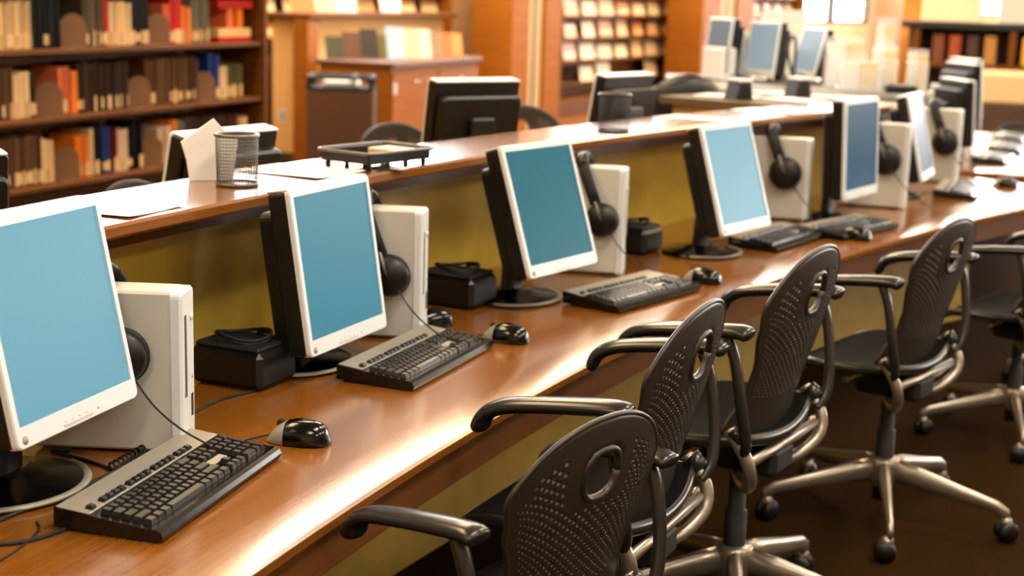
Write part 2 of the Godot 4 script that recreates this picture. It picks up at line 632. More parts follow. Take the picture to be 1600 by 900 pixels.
# ---------------------------------------------------------------- the long desk
func _desk() -> void:
	var t := DESK_Y
	# the front edge eases down over its last ten centimetres
	var top := [Vector2(0.0, t - 0.029), Vector2(0.006, t - 0.035), Vector2(0.795, t - 0.035), Vector2(0.795, t)]
	for i in 11:
		var e := i / 10.0
		top.append(Vector2(lerpf(0.115, 0.006, e), t - 0.0075 * e * e))
	top.append(Vector2(0.0, t - 0.0125))
	var o := thing("computer_desk", "long curved glossy orange-brown wooden desk carrying the row of computers", "desk")
	part("worktop", arc_sweep(top, 8.0, 46.6, 76, 3, 13), M.desk_wood, o)
	var f := [Vector2(0.012, t - 0.035), Vector2(0.04, t - 0.035), Vector2(0.04, t - 0.11), Vector2(0.012, t - 0.11)]
	f.reverse()
	part("front_fascia", arc_sweep(f, 8.0, 46.0, 76), M.fascia_wood, o)
	var b := [Vector2(0.60, t - 0.035), Vector2(0.63, t - 0.035), Vector2(0.63, 0.0), Vector2(0.60, 0.0)]
	b.reverse()
	part("modesty_panel", arc_sweep(b, 8.0, 46.0, 76), M.mustard, o)
	# low partition behind the desk: mustard panel, dark apron, wooden ledge
	var p := thing("desk_partition", "low mustard-yellow partition topped with a glossy wooden ledge behind the monitors", "partition")
	var y := LEDGE_Y
	var m := [Vector2(0.80, 0.0), Vector2(0.80, y - 0.03), Vector2(0.85, y - 0.03), Vector2(0.85, 0.0)]
	part("mustard_panel", arc_sweep(m, 8.0, 43.5, 72), M.mustard, p)
	var ap := [Vector2(0.758, y - 0.085), Vector2(0.758, y - 0.03), Vector2(0.799, y - 0.03), Vector2(0.799, y - 0.085)]
	part("apron", arc_sweep(ap, 8.0, 43.5, 72), M.fascia_wood, p)
	var l := [Vector2(0.622, y - 0.024), Vector2(0.622, y - 0.006), Vector2(0.628, y), Vector2(0.93, y), Vector2(0.936, y - 0.006), Vector2(0.936, y - 0.03), Vector2(0.628, y - 0.03)]
	part("ledge", arc_sweep(l, 8.0, 43.5, 72), M.desk_wood, p)

# ---------------------------------------------------------------- computers
const UNIT := 0.019

func _key_mesh(units: float, deep := 1.0) -> ArrayMesh:
	var id := "%.2f/%.2f" % [units, deep]
	if not key_meshes.has(id):
		var st := new_st()
		var w := units * UNIT - 0.0018
		var d := deep * UNIT - 0.0018
		var lo := [Vector3(-w / 2, 0, -d / 2), Vector3(-w / 2, 0, d / 2), Vector3(w / 2, 0, d / 2), Vector3(w / 2, 0, -d / 2)]
		var mi := []
		var hi := []
		for v in lo:
			mi.append(Vector3(v.x - signf(v.x) * 0.0026, 0.0078, v.z - signf(v.z) * 0.0022 - 0.0006))
			hi.append(Vector3(v.x - signf(v.x) * 0.0036, 0.0088, v.z - signf(v.z) * 0.0032 - 0.0006))
		for i in 4:
			var j := (i + 1) % 4
			quad(st, lo[i], lo[j], mi[j], mi[i])
			quad(st, mi[i], mi[j], hi[j], hi[i])
		quad(st, hi[0], hi[1], hi[2], hi[3])
		key_meshes[id] = done(st)
	return key_meshes[id]

func _key_list() -> Array:
	var out := []   # x, z, units, deep
	var x0 := -0.2165
	var rows := [
		[[1, 13], [2, 1]],
		[[1.5, 1], [1, 12], [1.5, 1]],
		[[1.75, 1], [1, 11], [2.25, 1]],
		[[2.25, 1], [1, 10], [2.75, 1]],
		[[1.25, 3], [6.25, 1], [1.25, 4]],
	]
	var z := -0.0130
	for r in rows:
		var x := x0
		for g in r:
			for i in g[1]:
				out.append([x + g[0] * UNIT / 2, z, g[0], 1.0])
				x += g[0] * UNIT
		z += UNIT
	var fz := -0.0430
	out.append([x0 + UNIT / 2, fz, 1.0, 0.85])
	for b in 3:
		for i in 4:
			out.append([x0 + UNIT * (2.5 + i + b * 4.5), fz, 1.0, 0.85])
	var nx := x0 + UNIT * 15.4
	for i in 3:
		out.append([nx + UNIT * (i + 0.5), fz, 1.0, 0.85])
		out.append([nx + UNIT * (i + 0.5), -0.0130, 1.0, 1.0])
		out.append([nx + UNIT * (i + 0.5), -0.0130 + UNIT, 1.0, 1.0])
		out.append([nx + UNIT * (i + 0.5), -0.0130 + UNIT * 4, 1.0, 1.0])
	out.append([nx + UNIT * 1.5, -0.0130 + UNIT * 3, 1.0, 1.0])
	var px := nx + UNIT * 3.4
	for r in 4:
		for i in 3:
			out.append([px + UNIT * (i + 0.5), -0.0130 + UNIT * r, 1.0, 1.0])
	out.append([px + UNIT, -0.0130 + UNIT * 4, 2.0, 1.0])
	out.append([px + UNIT * 2.5, -0.0130 + UNIT * 4, 1.0, 1.0])
	out.append([px + UNIT * 3.5, -0.0130, 1.0, 1.0])
	out.append([px + UNIT * 3.5, -0.0130 + UNIT * 1.5, 1.0, 2.0])
	out.append([px + UNIT * 3.5, -0.0130 + UNIT * 3.5, 1.0, 2.0])
	return out

func _kb_top(z: float) -> float:   # height of the key deck: rises to the back
	return remap(z, 0.0975, -0.0975, 0.021, 0.039)

# a keyboard, long side along local x, front towards local +z
func make_keyboard(label: String, at: Vector3, yaw: float, fine := true) -> Node3D:
	var o := thing("keyboard", label, "keyboard", at, yaw, "keyboards on the long desk")
	# housing: side outline in (z, y) swept along x
	var prof := [Vector2(-0.0975, 0.006), Vector2(-0.0975, _kb_top(-0.0975)), Vector2(0.072, _kb_top(0.072)), Vector2(0.086, 0.0235), Vector2(0.0945, 0.0200), Vector2(0.0985, 0.012), Vector2(0.096, 0.004), Vector2(0.088, 0.002)]
	var poly := PackedVector2Array()
	for v in prof:
		poly.append(Vector2(-v.x, v.y))
	var st := new_st()
	put_prism(st, poly, -0.23, 0.23, 0.0)
	part("housing", done(st), M.gloss_black, o, Transform3D(Basis(Vector3.UP, PI / 2), Vector3.ZERO))
	var slope := atan2(_kb_top(-0.0975) - _kb_top(0.0975), 0.195)
	var tilt := Basis(Vector3.RIGHT, slope)
	# silver strip along the back, with the function keys standing in it
	var dz := -0.0640
	part("silver_strip", box(Vector3(0.456, 0.003, 0.062), 0.0012), M.kb_silver, o, Transform3D(tilt, Vector3(0, _kb_top(dz) + 0.0012, dz)))
	part("silver_inset", box(Vector3(UNIT * 3.0, 0.003, UNIT * 0.95), 0.001), M.kb_silver, o, Transform3D(tilt, Vector3(-0.2165 + UNIT * 16.9, _kb_top(0.0150 + UNIT * 0.5) + 0.0010, -0.0130 + UNIT * 2.0)))
	var list := _key_list()
	if fine:
		for k in list:
			part("key", _key_mesh(k[2], k[3]), M.key_black, o, Transform3D(tilt, Vector3(k[0], _kb_top(k[1]) + 0.0004, k[1])))
	else:
		var all := SurfaceTool.new()
		all.begin(Mesh.PRIMITIVE_TRIANGLES)
		for k in list:
			all.append_from(_key_mesh(k[2], k[3]), 0, Transform3D(tilt, Vector3(k[0], _kb_top(k[1]) + 0.0004, k[1])))
		part("keys", all.commit(), M.key_black, o).set_meta("kind", "stuff")
	for s in [-1.0, 1.0]:
		part("foot", box(Vector3(0.03, 0.010, 0.012), 0.002, Vector3(s * 0.18, 0.005, -0.086)), M.black_soft, o)
	part("cable", tube(curve([Vector3(-0.05, 0.014, -0.096), Vector3(-0.07, 0.006, -0.13), Vector3(-0.14, 0.003, -0.17), Vector3(-0.20, 0.003, -0.23)]), 0.0022, 6), M.black_soft, o)
	return o

# a mouse, pointing to local -z
func make_mouse(label: String, at: Vector3, yaw: float, tail: Array) -> Node3D:
	var o := thing("mouse", label, "mouse", at, yaw, "mice on the long desk")
	var shell := func(z0: float, z1: float) -> ArrayMesh:
		var st := new_st(true)
		var n := 12
		var m := 16
		var pt := func(i: int, k: int) -> Vector3:
			var t := lerpf(z0, z1, float(i) / n)      # -1 front .. 1 back
			var e := pow(maxf(0.0, 1.0 - pow(absf(t), 2.6)), 0.42)
			var hw := 0.035 * e * (1.0 + 0.06 * t)
			var hh := 0.046 * pow(maxf(0.0, 1.0 - pow(absf(t * 0.92 - 0.14), 2.2)), 0.62) * minf(1.0, e * 1.3)
			var a := PI * float(k) / m
			var ca := cos(a)
			var sa := sin(a)
			return Vector3(signf(ca) * pow(absf(ca), 0.75) * hw, 0.002 + pow(sa, 0.85) * hh, t * 0.066)
		for i in n:
			for k in m:
				quad(st, pt.call(i, k), pt.call(i + 1, k), pt.call(i + 1, k + 1), pt.call(i, k + 1))
		for i in n:
			quad(st, pt.call(i, 0), pt.call(i, m), pt.call(i + 1, m), pt.call(i + 1, 0))
		return done(st)
	part("mouse_body", shell.call(-0.34, 1.0), M.gloss_black, o)
	part("mouse_buttons", shell.call(-1.0, -0.345), M.kb_silver, o)
	part("scroll_wheel", lathe([Vector2(0, -0.004), Vector2(0.009, -0.003), Vector2(0.0095, 0), Vector2(0.009, 0.003), Vector2(0, 0.004)], 14), M.black_soft, o, Transform3D(Basis(Vector3.FORWARD, PI / 2), Vector3(0, 0.037, -0.034)))
	if tail.size():
		part("cable", tube(curve(tail), 0.0019, 6), M.black_soft, o)
	return o

func plain_screen(c: Color) -> StandardMaterial3D:
	var m := mat(Color(0.02, 0.02, 0.02), 0.32)
	m.metallic_specular = 0.18
	m.emission_enabled = true
	m.emission = c
	m.emission_energy_multiplier = 1.0
	return m

# centre: middle of the panel's face; yaw: where it faces; tilt: how far the top leans back
func make_monitor(label: String, centre: Vector3, yaw: float, tilt: float, screen: Material, size := 0.395, base_y := DESK_Y, group := "monitors on the long desk") -> Node3D:
	var dir := Vector3(sin(deg_to_rad(yaw)), 0, cos(deg_to_rad(yaw)))
	var foot := centre - dir * 0.125
	foot.y = base_y
	var o := thing("monitor", label, "monitor", foot, yaw, group)
	var k := size / 0.395
	var h := centre.y - base_y
	var face := Transform3D(Basis(Vector3.RIGHT, -deg_to_rad(tilt)), Vector3(0, h, 0.125))
	var W := size * 0.945
	var T := size
	var st := new_st()
	var cut := 0.010 * k   # the screen sits a little above the middle
	put_frame(st, round_rect(W, T, 0.012), round_rect(W - 0.028 * k, T - 0.056 * k, 0.002, 4, Vector2(0, cut)), -0.020, 0.0, 0.003, 0.004)
	var bezel := part("bezel", done(st), M.silver, o, face)
	var sw := W - 0.028 * k
	var sh := T - 0.056 * k
	var pl := PlaneMesh.new()
	pl.size = Vector2(sw, sh)
	pl.orientation = PlaneMesh.FACE_Z
	part("screen", pl, screen, bezel, Transform3D(Basis(), Vector3(0, cut, -0.0035)))
	st = new_st()
	put_box(st, Vector3(-0.01, -T / 2 + 0.0085, 0.0006), Vector3(0.085, 0.004, 0.002), 0.0008)
	for i in 4:
		put_box(st, Vector3(-0.045 + i * 0.02, -T / 2 + 0.0145, 0.0004), Vector3(0.006, 0.0022, 0.0016), 0.0005)
	part("button_strip", done(st), M.case_panel, bezel)
	part("power_light", box(Vector3(0.004, 0.004, 0.002), 0.0006, Vector3(0.05, -T / 2 + 0.013, 0.0006)), M.led, bezel)
	part("badge", lathe([Vector2(0, 0), Vector2(0.007, 0), Vector2(0.007, 0.001), Vector2(0, 0.0014)], 16), M.kb_silver, bezel, Transform3D(Basis(Vector3.RIGHT, PI / 2), Vector3(-W / 2 + 0.020, -T / 2 + 0.014, 0.0)))
	# black shell: a full-size layer, then a slightly smaller, deeper one
	st = new_st()
	put_prism(st, round_rect(W + 0.003, T - 0.004, 0.011), -0.058, -0.010, 0.004)
	put_prism(st, round_rect(W - 0.020 * k, T - 0.060 * k, 0.02, 4, Vector2(0, -0.018 * k)), -0.100, -0.056, 0.008)
	for i in 5:
		put_box(st, Vector3(0, 0.12 * k - i * 0.012, -0.1002), Vector3(0.20, 0.004, 0.003))
	part("top_cap", box(Vector3(W - 0.006, 0.006, 0.056), 0.002, Vector3(0, T / 2 - 0.001, -0.034)), M.silver, o, face)
	var rear := part("rear_housing", done(st), M.black, o, face)
	part("rear_badge", box(Vector3(0.055, 0.008, 0.002), 0.0006, Vector3(0, -0.055, -0.1008)), M.wire_grey, rear)
	st = new_st()
	put_tube(st, [Vector3(0, 0.022, -0.005), Vector3(0, h * 0.5, 0.0), Vector3(0, h, 0.026)], [0.034, 0.030, 0.030], 14, Vector3(0, 0, 1), Vector2(1.5, 0.6))
	put_box(st, Vector3(0, h, 0.014), Vector3(0.11, 0.11, 0.034), 0.008)
	part("neck", done(st), M.black, o)
	st = new_st(true)
	put_lathe(st, [Vector2(0, 0.002), Vector2(0.148, 0.002), Vector2(0.150, 0.006), Vector2(0.142, 0.011), Vector2(0.075, 0.019), Vector2(0.06, 0.030), Vector2(0, 0.030)], 36)
	part("base", done(st), M.gloss_black, o, Transform3D(Basis.from_scale(Vector3(1, 1, 0.92)), Vector3(0, 0, 0)))
	# silver lip along the front half of the foot
	var arc := []
	for i in 17:
		var a := PI * (0.08 + 0.84 * i / 16.0)
		arc.append(Vector3(cos(a) * 0.148, 0.0085, sin(a) * 0.136))
	part("base_lip", tube(arc, 0.0055, 8, Vector3.UP, Vector2(1.5, 0.8)), M.kb_silver, o)
	return o

# a computer case, its slim front facing local +z; at: middle of the bottom front edge
func make_tower(label: String, at: Vector3, yaw: float, h := 0.35, group := "white computer towers") -> Node3D:
	var o := thing("computer_tower", label, "computer tower", at, yaw, group)
	var w := 0.085
	var d := 0.27
	part("case_body", box(Vector3(w, h - 0.006, d), 0.005, Vector3(0, h / 2 + 0.003, -d / 2 - 0.012)), M.case_panel, o)
	var st := new_st()
	var poly := round_rect(w + 0.004, h, 0.012)
	put_prism(st, poly, -0.014, 0.012, 0.005)
	var front := part("front_panel", done(st), M.case_white, o, Transform3D(Basis(), Vector3(0, h / 2 + 0.0, -0.006)))
	part("power_button", lathe([Vector2(0, 0), Vector2(0.008, 0), Vector2(0.007, 0.003), Vector2(0, 0.003)], 16), M.silver, front, Transform3D(Basis(Vector3.RIGHT, PI / 2), Vector3(0.02, 0.10, 0.012)))
	part("drive_slot", box(Vector3(0.014, 0.16, 0.003), 0.001, Vector3(-0.018, 0.03, 0.0115)), M.wire_grey, front)
	part("port_panel", box(Vector3(0.014, 0.045, 0.003), 0.001, Vector3(0.024, -0.075, 0.0115)), M.black_soft, front)
	part("indicator", box(Vector3(0.004, 0.004, 0.002), 0.0005, Vector3(0.024, -0.02, 0.012)), M.steel, front)
	for s in [-1.0, 1.0]:
		part("foot", box(Vector3(w + 0.03, 0.006, 0.03), 0.001, Vector3(0, 0.003, -d / 2 + s * 0.09)), M.black_soft, o)
	return o

# headphones hung over a case of width w: band over the top, ear cups against the sides. Origin: on the top edge, middle
func make_headphones(label: String, at: Vector3, yaw: float, drop := 0.115) -> Node3D:
	var o := thing("headphones", label, "headphones", at, yaw, "black headphones hung on the computer towers")
	var band := []
	for i in 17:
		var a := PI * i / 16.0
		band.append(Vector3(cos(a) * 0.078, -drop + 0.055 + pow(sin(a), 0.8) * (drop - 0.055 + 0.034), 0))
	part("headband", tube(band, 0.0115, 8, Vector3(0, 0, 1), Vector2(0.55, 1.6)), M.black_soft, o)
	var pad := []
	for i in 9:
		var a := PI * (0.28 + 0.44 * i / 8.0)
		pad.append(Vector3(cos(a) * 0.074, -drop + 0.055 + pow(sin(a), 0.8) * (drop - 0.055 + 0.031), 0))
	part("band_cushion", tube(pad, 0.013, 8, Vector3(0, 0, 1), Vector2(0.85, 1.7)), M.black, o)
	for s in [-1.0, 1.0]:
		var c := part("ear_cup", lathe([Vector2(0, 0.030), Vector2(0.030, 0.028), Vector2(0.047, 0.019), Vector2(0.052, 0.007), Vector2(0.048, 0.0)], 24), M.black, o, Transform3D(Basis(Vector3.FORWARD, s * PI / 2), Vector3(s * 0.070, -drop, 0)))
		part("ear_cushion", lathe([Vector2(0.036, -0.016), Vector2(0.052, -0.010), Vector2(0.055, 0.0), Vector2(0.050, 0.006), Vector2(0.026, 0.002)], 24), M.black_soft, c)
		part("yoke", tube(curve([Vector3(s * 0.078, -drop + 0.065, 0), Vector3(s * 0.094, -drop + 0.035, 0), Vector3(s * 0.094, -drop, 0)], 4), 0.006, 8), M.wire_grey, o)
	part("cable", tube(curve([Vector3(-0.088, -drop - 0.03, 0.01), Vector3(-0.10, -drop - 0.10, 0.03), Vector3(-0.10, -drop - 0.16, 0.06), Vector3(-0.10, -drop - 0.21, 0.10)]), 0.002, 6), M.black_soft, o)
	return o

func on_desk(x: float, z: float) -> Vector3:
	return Vector3(x, DESK_Y, z)

func _stations() -> void:
	var aqua := Color(0.36, 0.66, 0.72)
	var pale := Color(0.68, 0.85, 0.90)
	var deep := Color(0.03, 0.36, 0.46)
	var mons := [
		["white-framed monitor with pale aqua screen at the near end of the desk", Vector3(-0.761, 1.040, -2.371), 73.0, 11.6, 0.373, Color(0.53, 0.80, 0.87)],
		["white-framed monitor behind the second keyboard, with a grey-teal screen", Vector3(-0.397, 0.976, -3.272), 67.0, 9.0, 0.376, Color(0.30, 0.64, 0.72)],
		["white-framed monitor with an even teal screen, third along the desk", Vector3(0.105, 1.005, -4.071), 55.5, 18.0, 0.376, Color(0.17, 0.53, 0.59)],
		["white-framed monitor with the palest blue screen, fourth along the desk", Vector3(0.764, 1.001, -4.938), 54.0, 16.8, 0.378, Color(0.62, 0.85, 0.91)],
		["white-framed monitor with deep blue-teal screen, fifth along the desk", Vector3(1.401, 1.025, -5.839), 56.5, 3.3, 0.397, Color(0.0, 0.35, 0.47)],
		["narrow-looking monitor with dark blue screen turned away near the desk's far bend", Vector3(1.886, 1.004, -6.717), 66.0, 13.6, 0.400, Color(0.0, 0.28, 0.46)],
	]
	for m in mons:
		make_monitor(m[0], m[1], m[2], m[3], plain_screen(m[5]), m[4])
	make_keyboard("black and silver keyboard nearest the camera, before the pale screen", on_desk(-0.580, -2.410), 75.3)
	make_keyboard("black and silver keyboard before the grey-teal screen", on_desk(-0.218, -3.347), 68.4)
	make_keyboard("black and silver keyboard before the even teal screen", on_desk(0.363, -4.200), 53.0)
	make_keyboard("glossy keyboard beyond the third chair's back, before the palest blue screen", on_desk(0.986, -5.290), 56.0, false)
	make_keyboard("glossy keyboard before the deep blue-teal screen", on_desk(1.315, -5.536 - 0.05), 50.0, false)
	make_keyboard("keyboard seen end-on before the narrow dark blue screen", on_desk(2.130, -6.880), 68.0, false)
	var tail := [Vector3(0, 0.010, -0.062), Vector3(-0.01, 0.004, -0.09), Vector3(-0.06, 0.003, -0.13), Vector3(-0.10, 0.003, -0.20), Vector3(-0.09, 0.003, -0.27)]
	make_mouse("sharp black mouse with silver buttons right of the nearest keyboard", on_desk(-0.410, -2.712), 80.0, tail)
	make_mouse("black mouse with a bright highlight right of the second keyboard", on_desk(-0.013, -3.605), 66.0, tail)
	make_mouse("small dark mouse lying behind the second keyboard beside the tower", on_desk(-0.215, -3.745), 120.0, [])
	make_mouse("dark mouse at the right end of the third keyboard", on_desk(0.600, -4.470), 60.0, tail)
	make_mouse("mouse at the desk edge behind the third chair's back", on_desk(1.300, -5.420), 50.0, tail)
	make_mouse("mouse beside the keyboards at the far right edge of the desk", on_desk(2.456, -7.195), 50.0, tail)
	var towers := [
		["white computer tower right of the nearest monitor", Vector2(-0.617, -2.652), 88.0, 0.315],
		["white computer tower right of the second monitor, beneath the letter tray", Vector2(-0.230, -3.620), 84.0, 0.335],
		["white computer tower with a big black ear cup, right of the even teal screen", Vector2(0.352, -4.570), 80.0, 0.345],
		["white computer tower right of the palest blue screen", Vector2(1.20, -5.86), 74.0, 0.335],
		["white computer tower right of the deep blue-teal screen", Vector2(1.715, -6.300), 70.0, 0.37],
		["white computer tower carrying headphones at the far bend of the desk", Vector2(2.240, -7.300), 68.0, 0.37],
	]
	var phones := [
		["black headphones on the nearest tower, mostly hidden behind the first monitor", -0.15, 0.13],
		["black headphones peeping out beside the second monitor", -0.14, 0.18],
		["black headphones on the third tower, cup beside the even teal screen", -0.13, 0.18],
		["black headphones with silver band on the tower by the palest blue screen", -0.15, 0.155],
		["black headphones on the tower right of the deep blue-teal screen", -0.15, 0.17],
		["black headphones with a light band on the tower at the far bend", -0.13, 0.18],
	]
	for i in towers.size():
		var t: Array = towers[i]
		var big := 1.0 if i < 3 else 1.22
		make_tower(t[0], on_desk(t[1].x, t[1].y), t[2], t[3])
		var b := Basis(Vector3.UP, deg_to_rad(t[2]))
		var hp := make_headphones(phones[i][0], on_desk(t[1].x, t[1].y) + Vector3(0, t[3] + 0.004, 0) + b.z * phones[i][1], t[2], phones[i][2] / big)
		hp.rotation_degrees.x = -22.0
		hp.scale = Vector3(1.0, big, big)
	# dark boxes with cables behind the monitors
	var boxes := [
		["low black box with a cable coil left of the second monitor", 24.1, 0.60],
		["low black box left of the third monitor", 28.3, 0.60],
		["low black box left of the fourth monitor", 33.0, 0.60],
		["low black box left of the fifth monitor", 37.9, 0.62],
	]
	for b in boxes:
		var o := thing("power_box", b[0], "power box", on_arc(b[1], b[2]), 90.0 - b[1], "black boxes behind the monitors")
		part("case", box(Vector3(0.15, 0.085, 0.19), 0.012, Vector3(0, 0.0455, 0)), M.black, o)
		part("lid", box(Vector3(0.135, 0.012, 0.17), 0.005, Vector3(0, 0.092, 0)), M.black_soft, o)
		part("foot", box(Vector3(0.12, 0.004, 0.15), 0.001, Vector3(0, 0.002, 0)), M.black_soft, o)
		var loop := []
		for i in 29:
			var a := TAU * 1.6 * i / 28.0
			loop.append(Vector3(cos(a) * 0.055, 0.102 + 0.006 * sin(a * 2.0) + i * 0.0004, sin(a) * 0.065))
		part("cable_coil", tube(loop, 0.004, 7), M.black_soft, o)
	# loose cables on the desk
	var cables := [
		["black cable curling on the desk behind the nearest keyboard", [on_desk(-0.86, -2.18), on_desk(-0.80, -2.30), on_desk(-0.74, -2.42), on_desk(-0.70, -2.56), on_desk(-0.74, -2.68), on_desk(-0.82, -2.74)], 0.004],
		["thin black cable running to the second monitor's foot", [on_desk(-0.66, -2.86), on_desk(-0.62, -2.98), on_desk(-0.56, -3.06), on_desk(-0.52, -3.14), on_desk(-0.55, -3.26)], 0.003],
		["black cable looping round the nearest monitor's foot", [on_desk(-0.90, -2.16), on_desk(-0.78, -2.14), on_desk(-0.70, -2.24), on_desk(-0.70, -2.40), on_desk(-0.66, -2.50), on_desk(-0.70, -2.60)], 0.0035],
		["black cable crossing from the nearest monitor's foot towards its tower", [on_desk(-0.74, -2.30), on_desk(-0.66, -2.36), on_desk(-0.68, -2.46), on_desk(-0.76, -2.54), on_desk(-0.86, -2.60)], 0.003],
		["thin black cable at the desk's near left corner", [on_desk(-0.80, -2.00), on_desk(-0.765, -2.10), on_desk(-0.755, -2.20), on_desk(-0.77, -2.24)], 0.002],
		["dark coiled cable between the nearest monitor and its tower", [], 0.003],
		["thin cable looping up against the mustard panel left of the fifth monitor", [on_arc(38.2, 0.70), on_arc(38.1, 0.72, 0.85), on_arc(38.5, 0.725, 0.97), on_arc(39.2, 0.72, 0.88), on_arc(39.0, 0.70)], 0.003],
	]
	for c in cables:
		var pts: Array = c[1]
		if pts.is_empty():
			for i in 120:
				var a := TAU * i / 8.0
				var p := on_desk(-0.72, -2.50).lerp(on_desk(-0.66, -2.72), i / 119.0)
				pts.append(p + Vector3(cos(a) * 0.008, 0.010 + sin(a) * 0.008, 0))
			single("desk_cable", tube(pts, 0.0025, 5), M.black_soft, c[0], "cable", Vector3.ZERO, 0.0, "cables on the desk")
		else:
			var cc := curve(pts)
			for i in cc.size():
				cc[i] += Vector3(0, c[2], 0)
			single("desk_cable", tube(cc, c[2], 7), M.black_soft, c[0], "cable", Vector3.ZERO, 0.0, "cables on the desk")

# ---------------------------------------------------------------- chairs
# the chair faces local -z; its origin is on the floor under the seat
func _shell_half_width(y: float) -> float:
	var k := [[0.465, 0.205], [0.50, 0.216], [0.535, 0.205], [0.595, 0.168], [0.65, 0.170], [0.74, 0.196], [0.81, 0.222], [0.95, 0.226]]
	for i in k.size() - 1:
		if y <= k[i + 1][0]:
			var t := clampf((y - k[i][0]) / (k[i + 1][0] - k[i][0]), 0.0, 1.0)
			return lerpf(k[i][1], k[i + 1][1], t * t * (3 - 2 * t))
	return 0.226

func _shell_point(u: float, v: float) -> Vector3:
	var yt := 0.735 + 0.172 * pow(maxf(0.0, 1.0 - pow(absf(u), 2.1)), 0.5)
	var yb := 0.50 - 0.035 * (1.0 - u * u)
	var y := lerpf(lerpf(yb, 0.84, v), lerpf(yb, yt, v), v * v)
	var x := u * _shell_half_width(y)
	var lean := 0.045 + 0.085 * smoothstep(0.46, 0.95, y) + 0.012 * sin((y - 0.5) * 7.0)
	var wrap := lerpf(0.9, 0.7, smoothstep(0.5, 0.9, y))
	return Vector3(x, y, lean + 0.03 - wrap * x * x)

func _shell_mesh() -> ArrayMesh:
	var st := new_st(true)
	var nu := 41
	var nv := 50
	var thick := 0.006
	var at := func(u: float, v: float, side: float) -> Vector3:
		var p := _shell_point(u, v)
		var du := _shell_point(u + 0.01, v) - _shell_point(u - 0.01, v)
		var dv := _shell_point(u, v + 0.01) - _shell_point(u, v - 0.01)
		return p + du.cross(dv).normalized() * side * thick * 0.5
	var across := func(i: int) -> float:   # columns crowd towards the rim
		var t := lerpf(-1, 1, float(i) / nu)
		return lerpf(t, sin(t * PI / 2), 0.55)
	var kind := func(i: int, j: int) -> int:   # 0 plain, 1 hole, 2 cut out for the handle
		if i < 0 or j < 0 or i >= nu or j >= nv:
			return 2
		var hi := absi(i - 20)
		if j >= 36 and j <= 44 and hi <= (1 if j == 36 else 2 if j == 37 or j == 44 else 3):
			return 2
		if j >= 35 and j <= 45 and hi <= 6:
			return 0
		if hi <= 16 and j >= 14 and j <= 45 - (3 if hi > 12 else 0) and (i + j) % 2 == 0:
			return 1
		return 0
	for i in nu:
		for j in nv:
			var kd: int = kind.call(i, j)
			if kd == 2:
				continue
			var u0: float = across.call(i)
			var u1: float = across.call(i + 1)
			var v0 := float(j) / nv
			var v1 := float(j + 1) / nv
			for side in [1.0, -1.0]:
				if kd == 0:
					var a: Vector3 = at.call(u0, v0, side)
					var b: Vector3 = at.call(u1, v0, side)
					var c: Vector3 = at.call(u1, v1, side)
					var d: Vector3 = at.call(u0, v1, side)
					if side > 0:
						quad(st, a, b, c, d)
					else:
						quad(st, d, c, b, a)
				else:
					var um := (u0 + u1) / 2
					var vm := (v0 + v1) / 2
					for k in 8:
						var pts := []
						for e in [k, (k + 1) % 8]:
							var a: float = TAU * e / 8.0
							var m := maxf(absf(cos(a)), absf(sin(a)))
							pts.append(at.call(um + cos(a) / m * (u1 - u0) / 2, vm + sin(a) / m * (v1 - v0) / 2, side))
							pts.append(at.call(um + cos(a) * (u1 - u0) * 0.34, vm + sin(a) * (v1 - v0) * 0.34, side))
						if side > 0:
							quad(st, pts[0], pts[2], pts[3], pts[1])
							var w := []
							for e in [k, (k + 1) % 8]:
								var a: float = TAU * e / 8.0
								w.append(at.call(um + cos(a) * (u1 - u0) * 0.34, vm + sin(a) * (v1 - v0) * 0.34, -1.0))
							quad(st, pts[1], pts[3], w[1], w[0])
						else:
							quad(st, pts[1], pts[3], pts[2], pts[0])
			for e in [[1, 0, u1, v0, u1, v1], [-1, 0, u0, v1, u0, v0], [0, 1, u1, v1, u0, v1], [0, -1, u0, v0, u1, v0]]:
				if kind.call(i + e[0], j + e[1]) == 2:
					quad(st, at.call(e[2], e[3], 1.0), at.call(e[2], e[3], -1.0), at.call(e[4], e[5], -1.0), at.call(e[4], e[5], 1.0))
	return done(st)

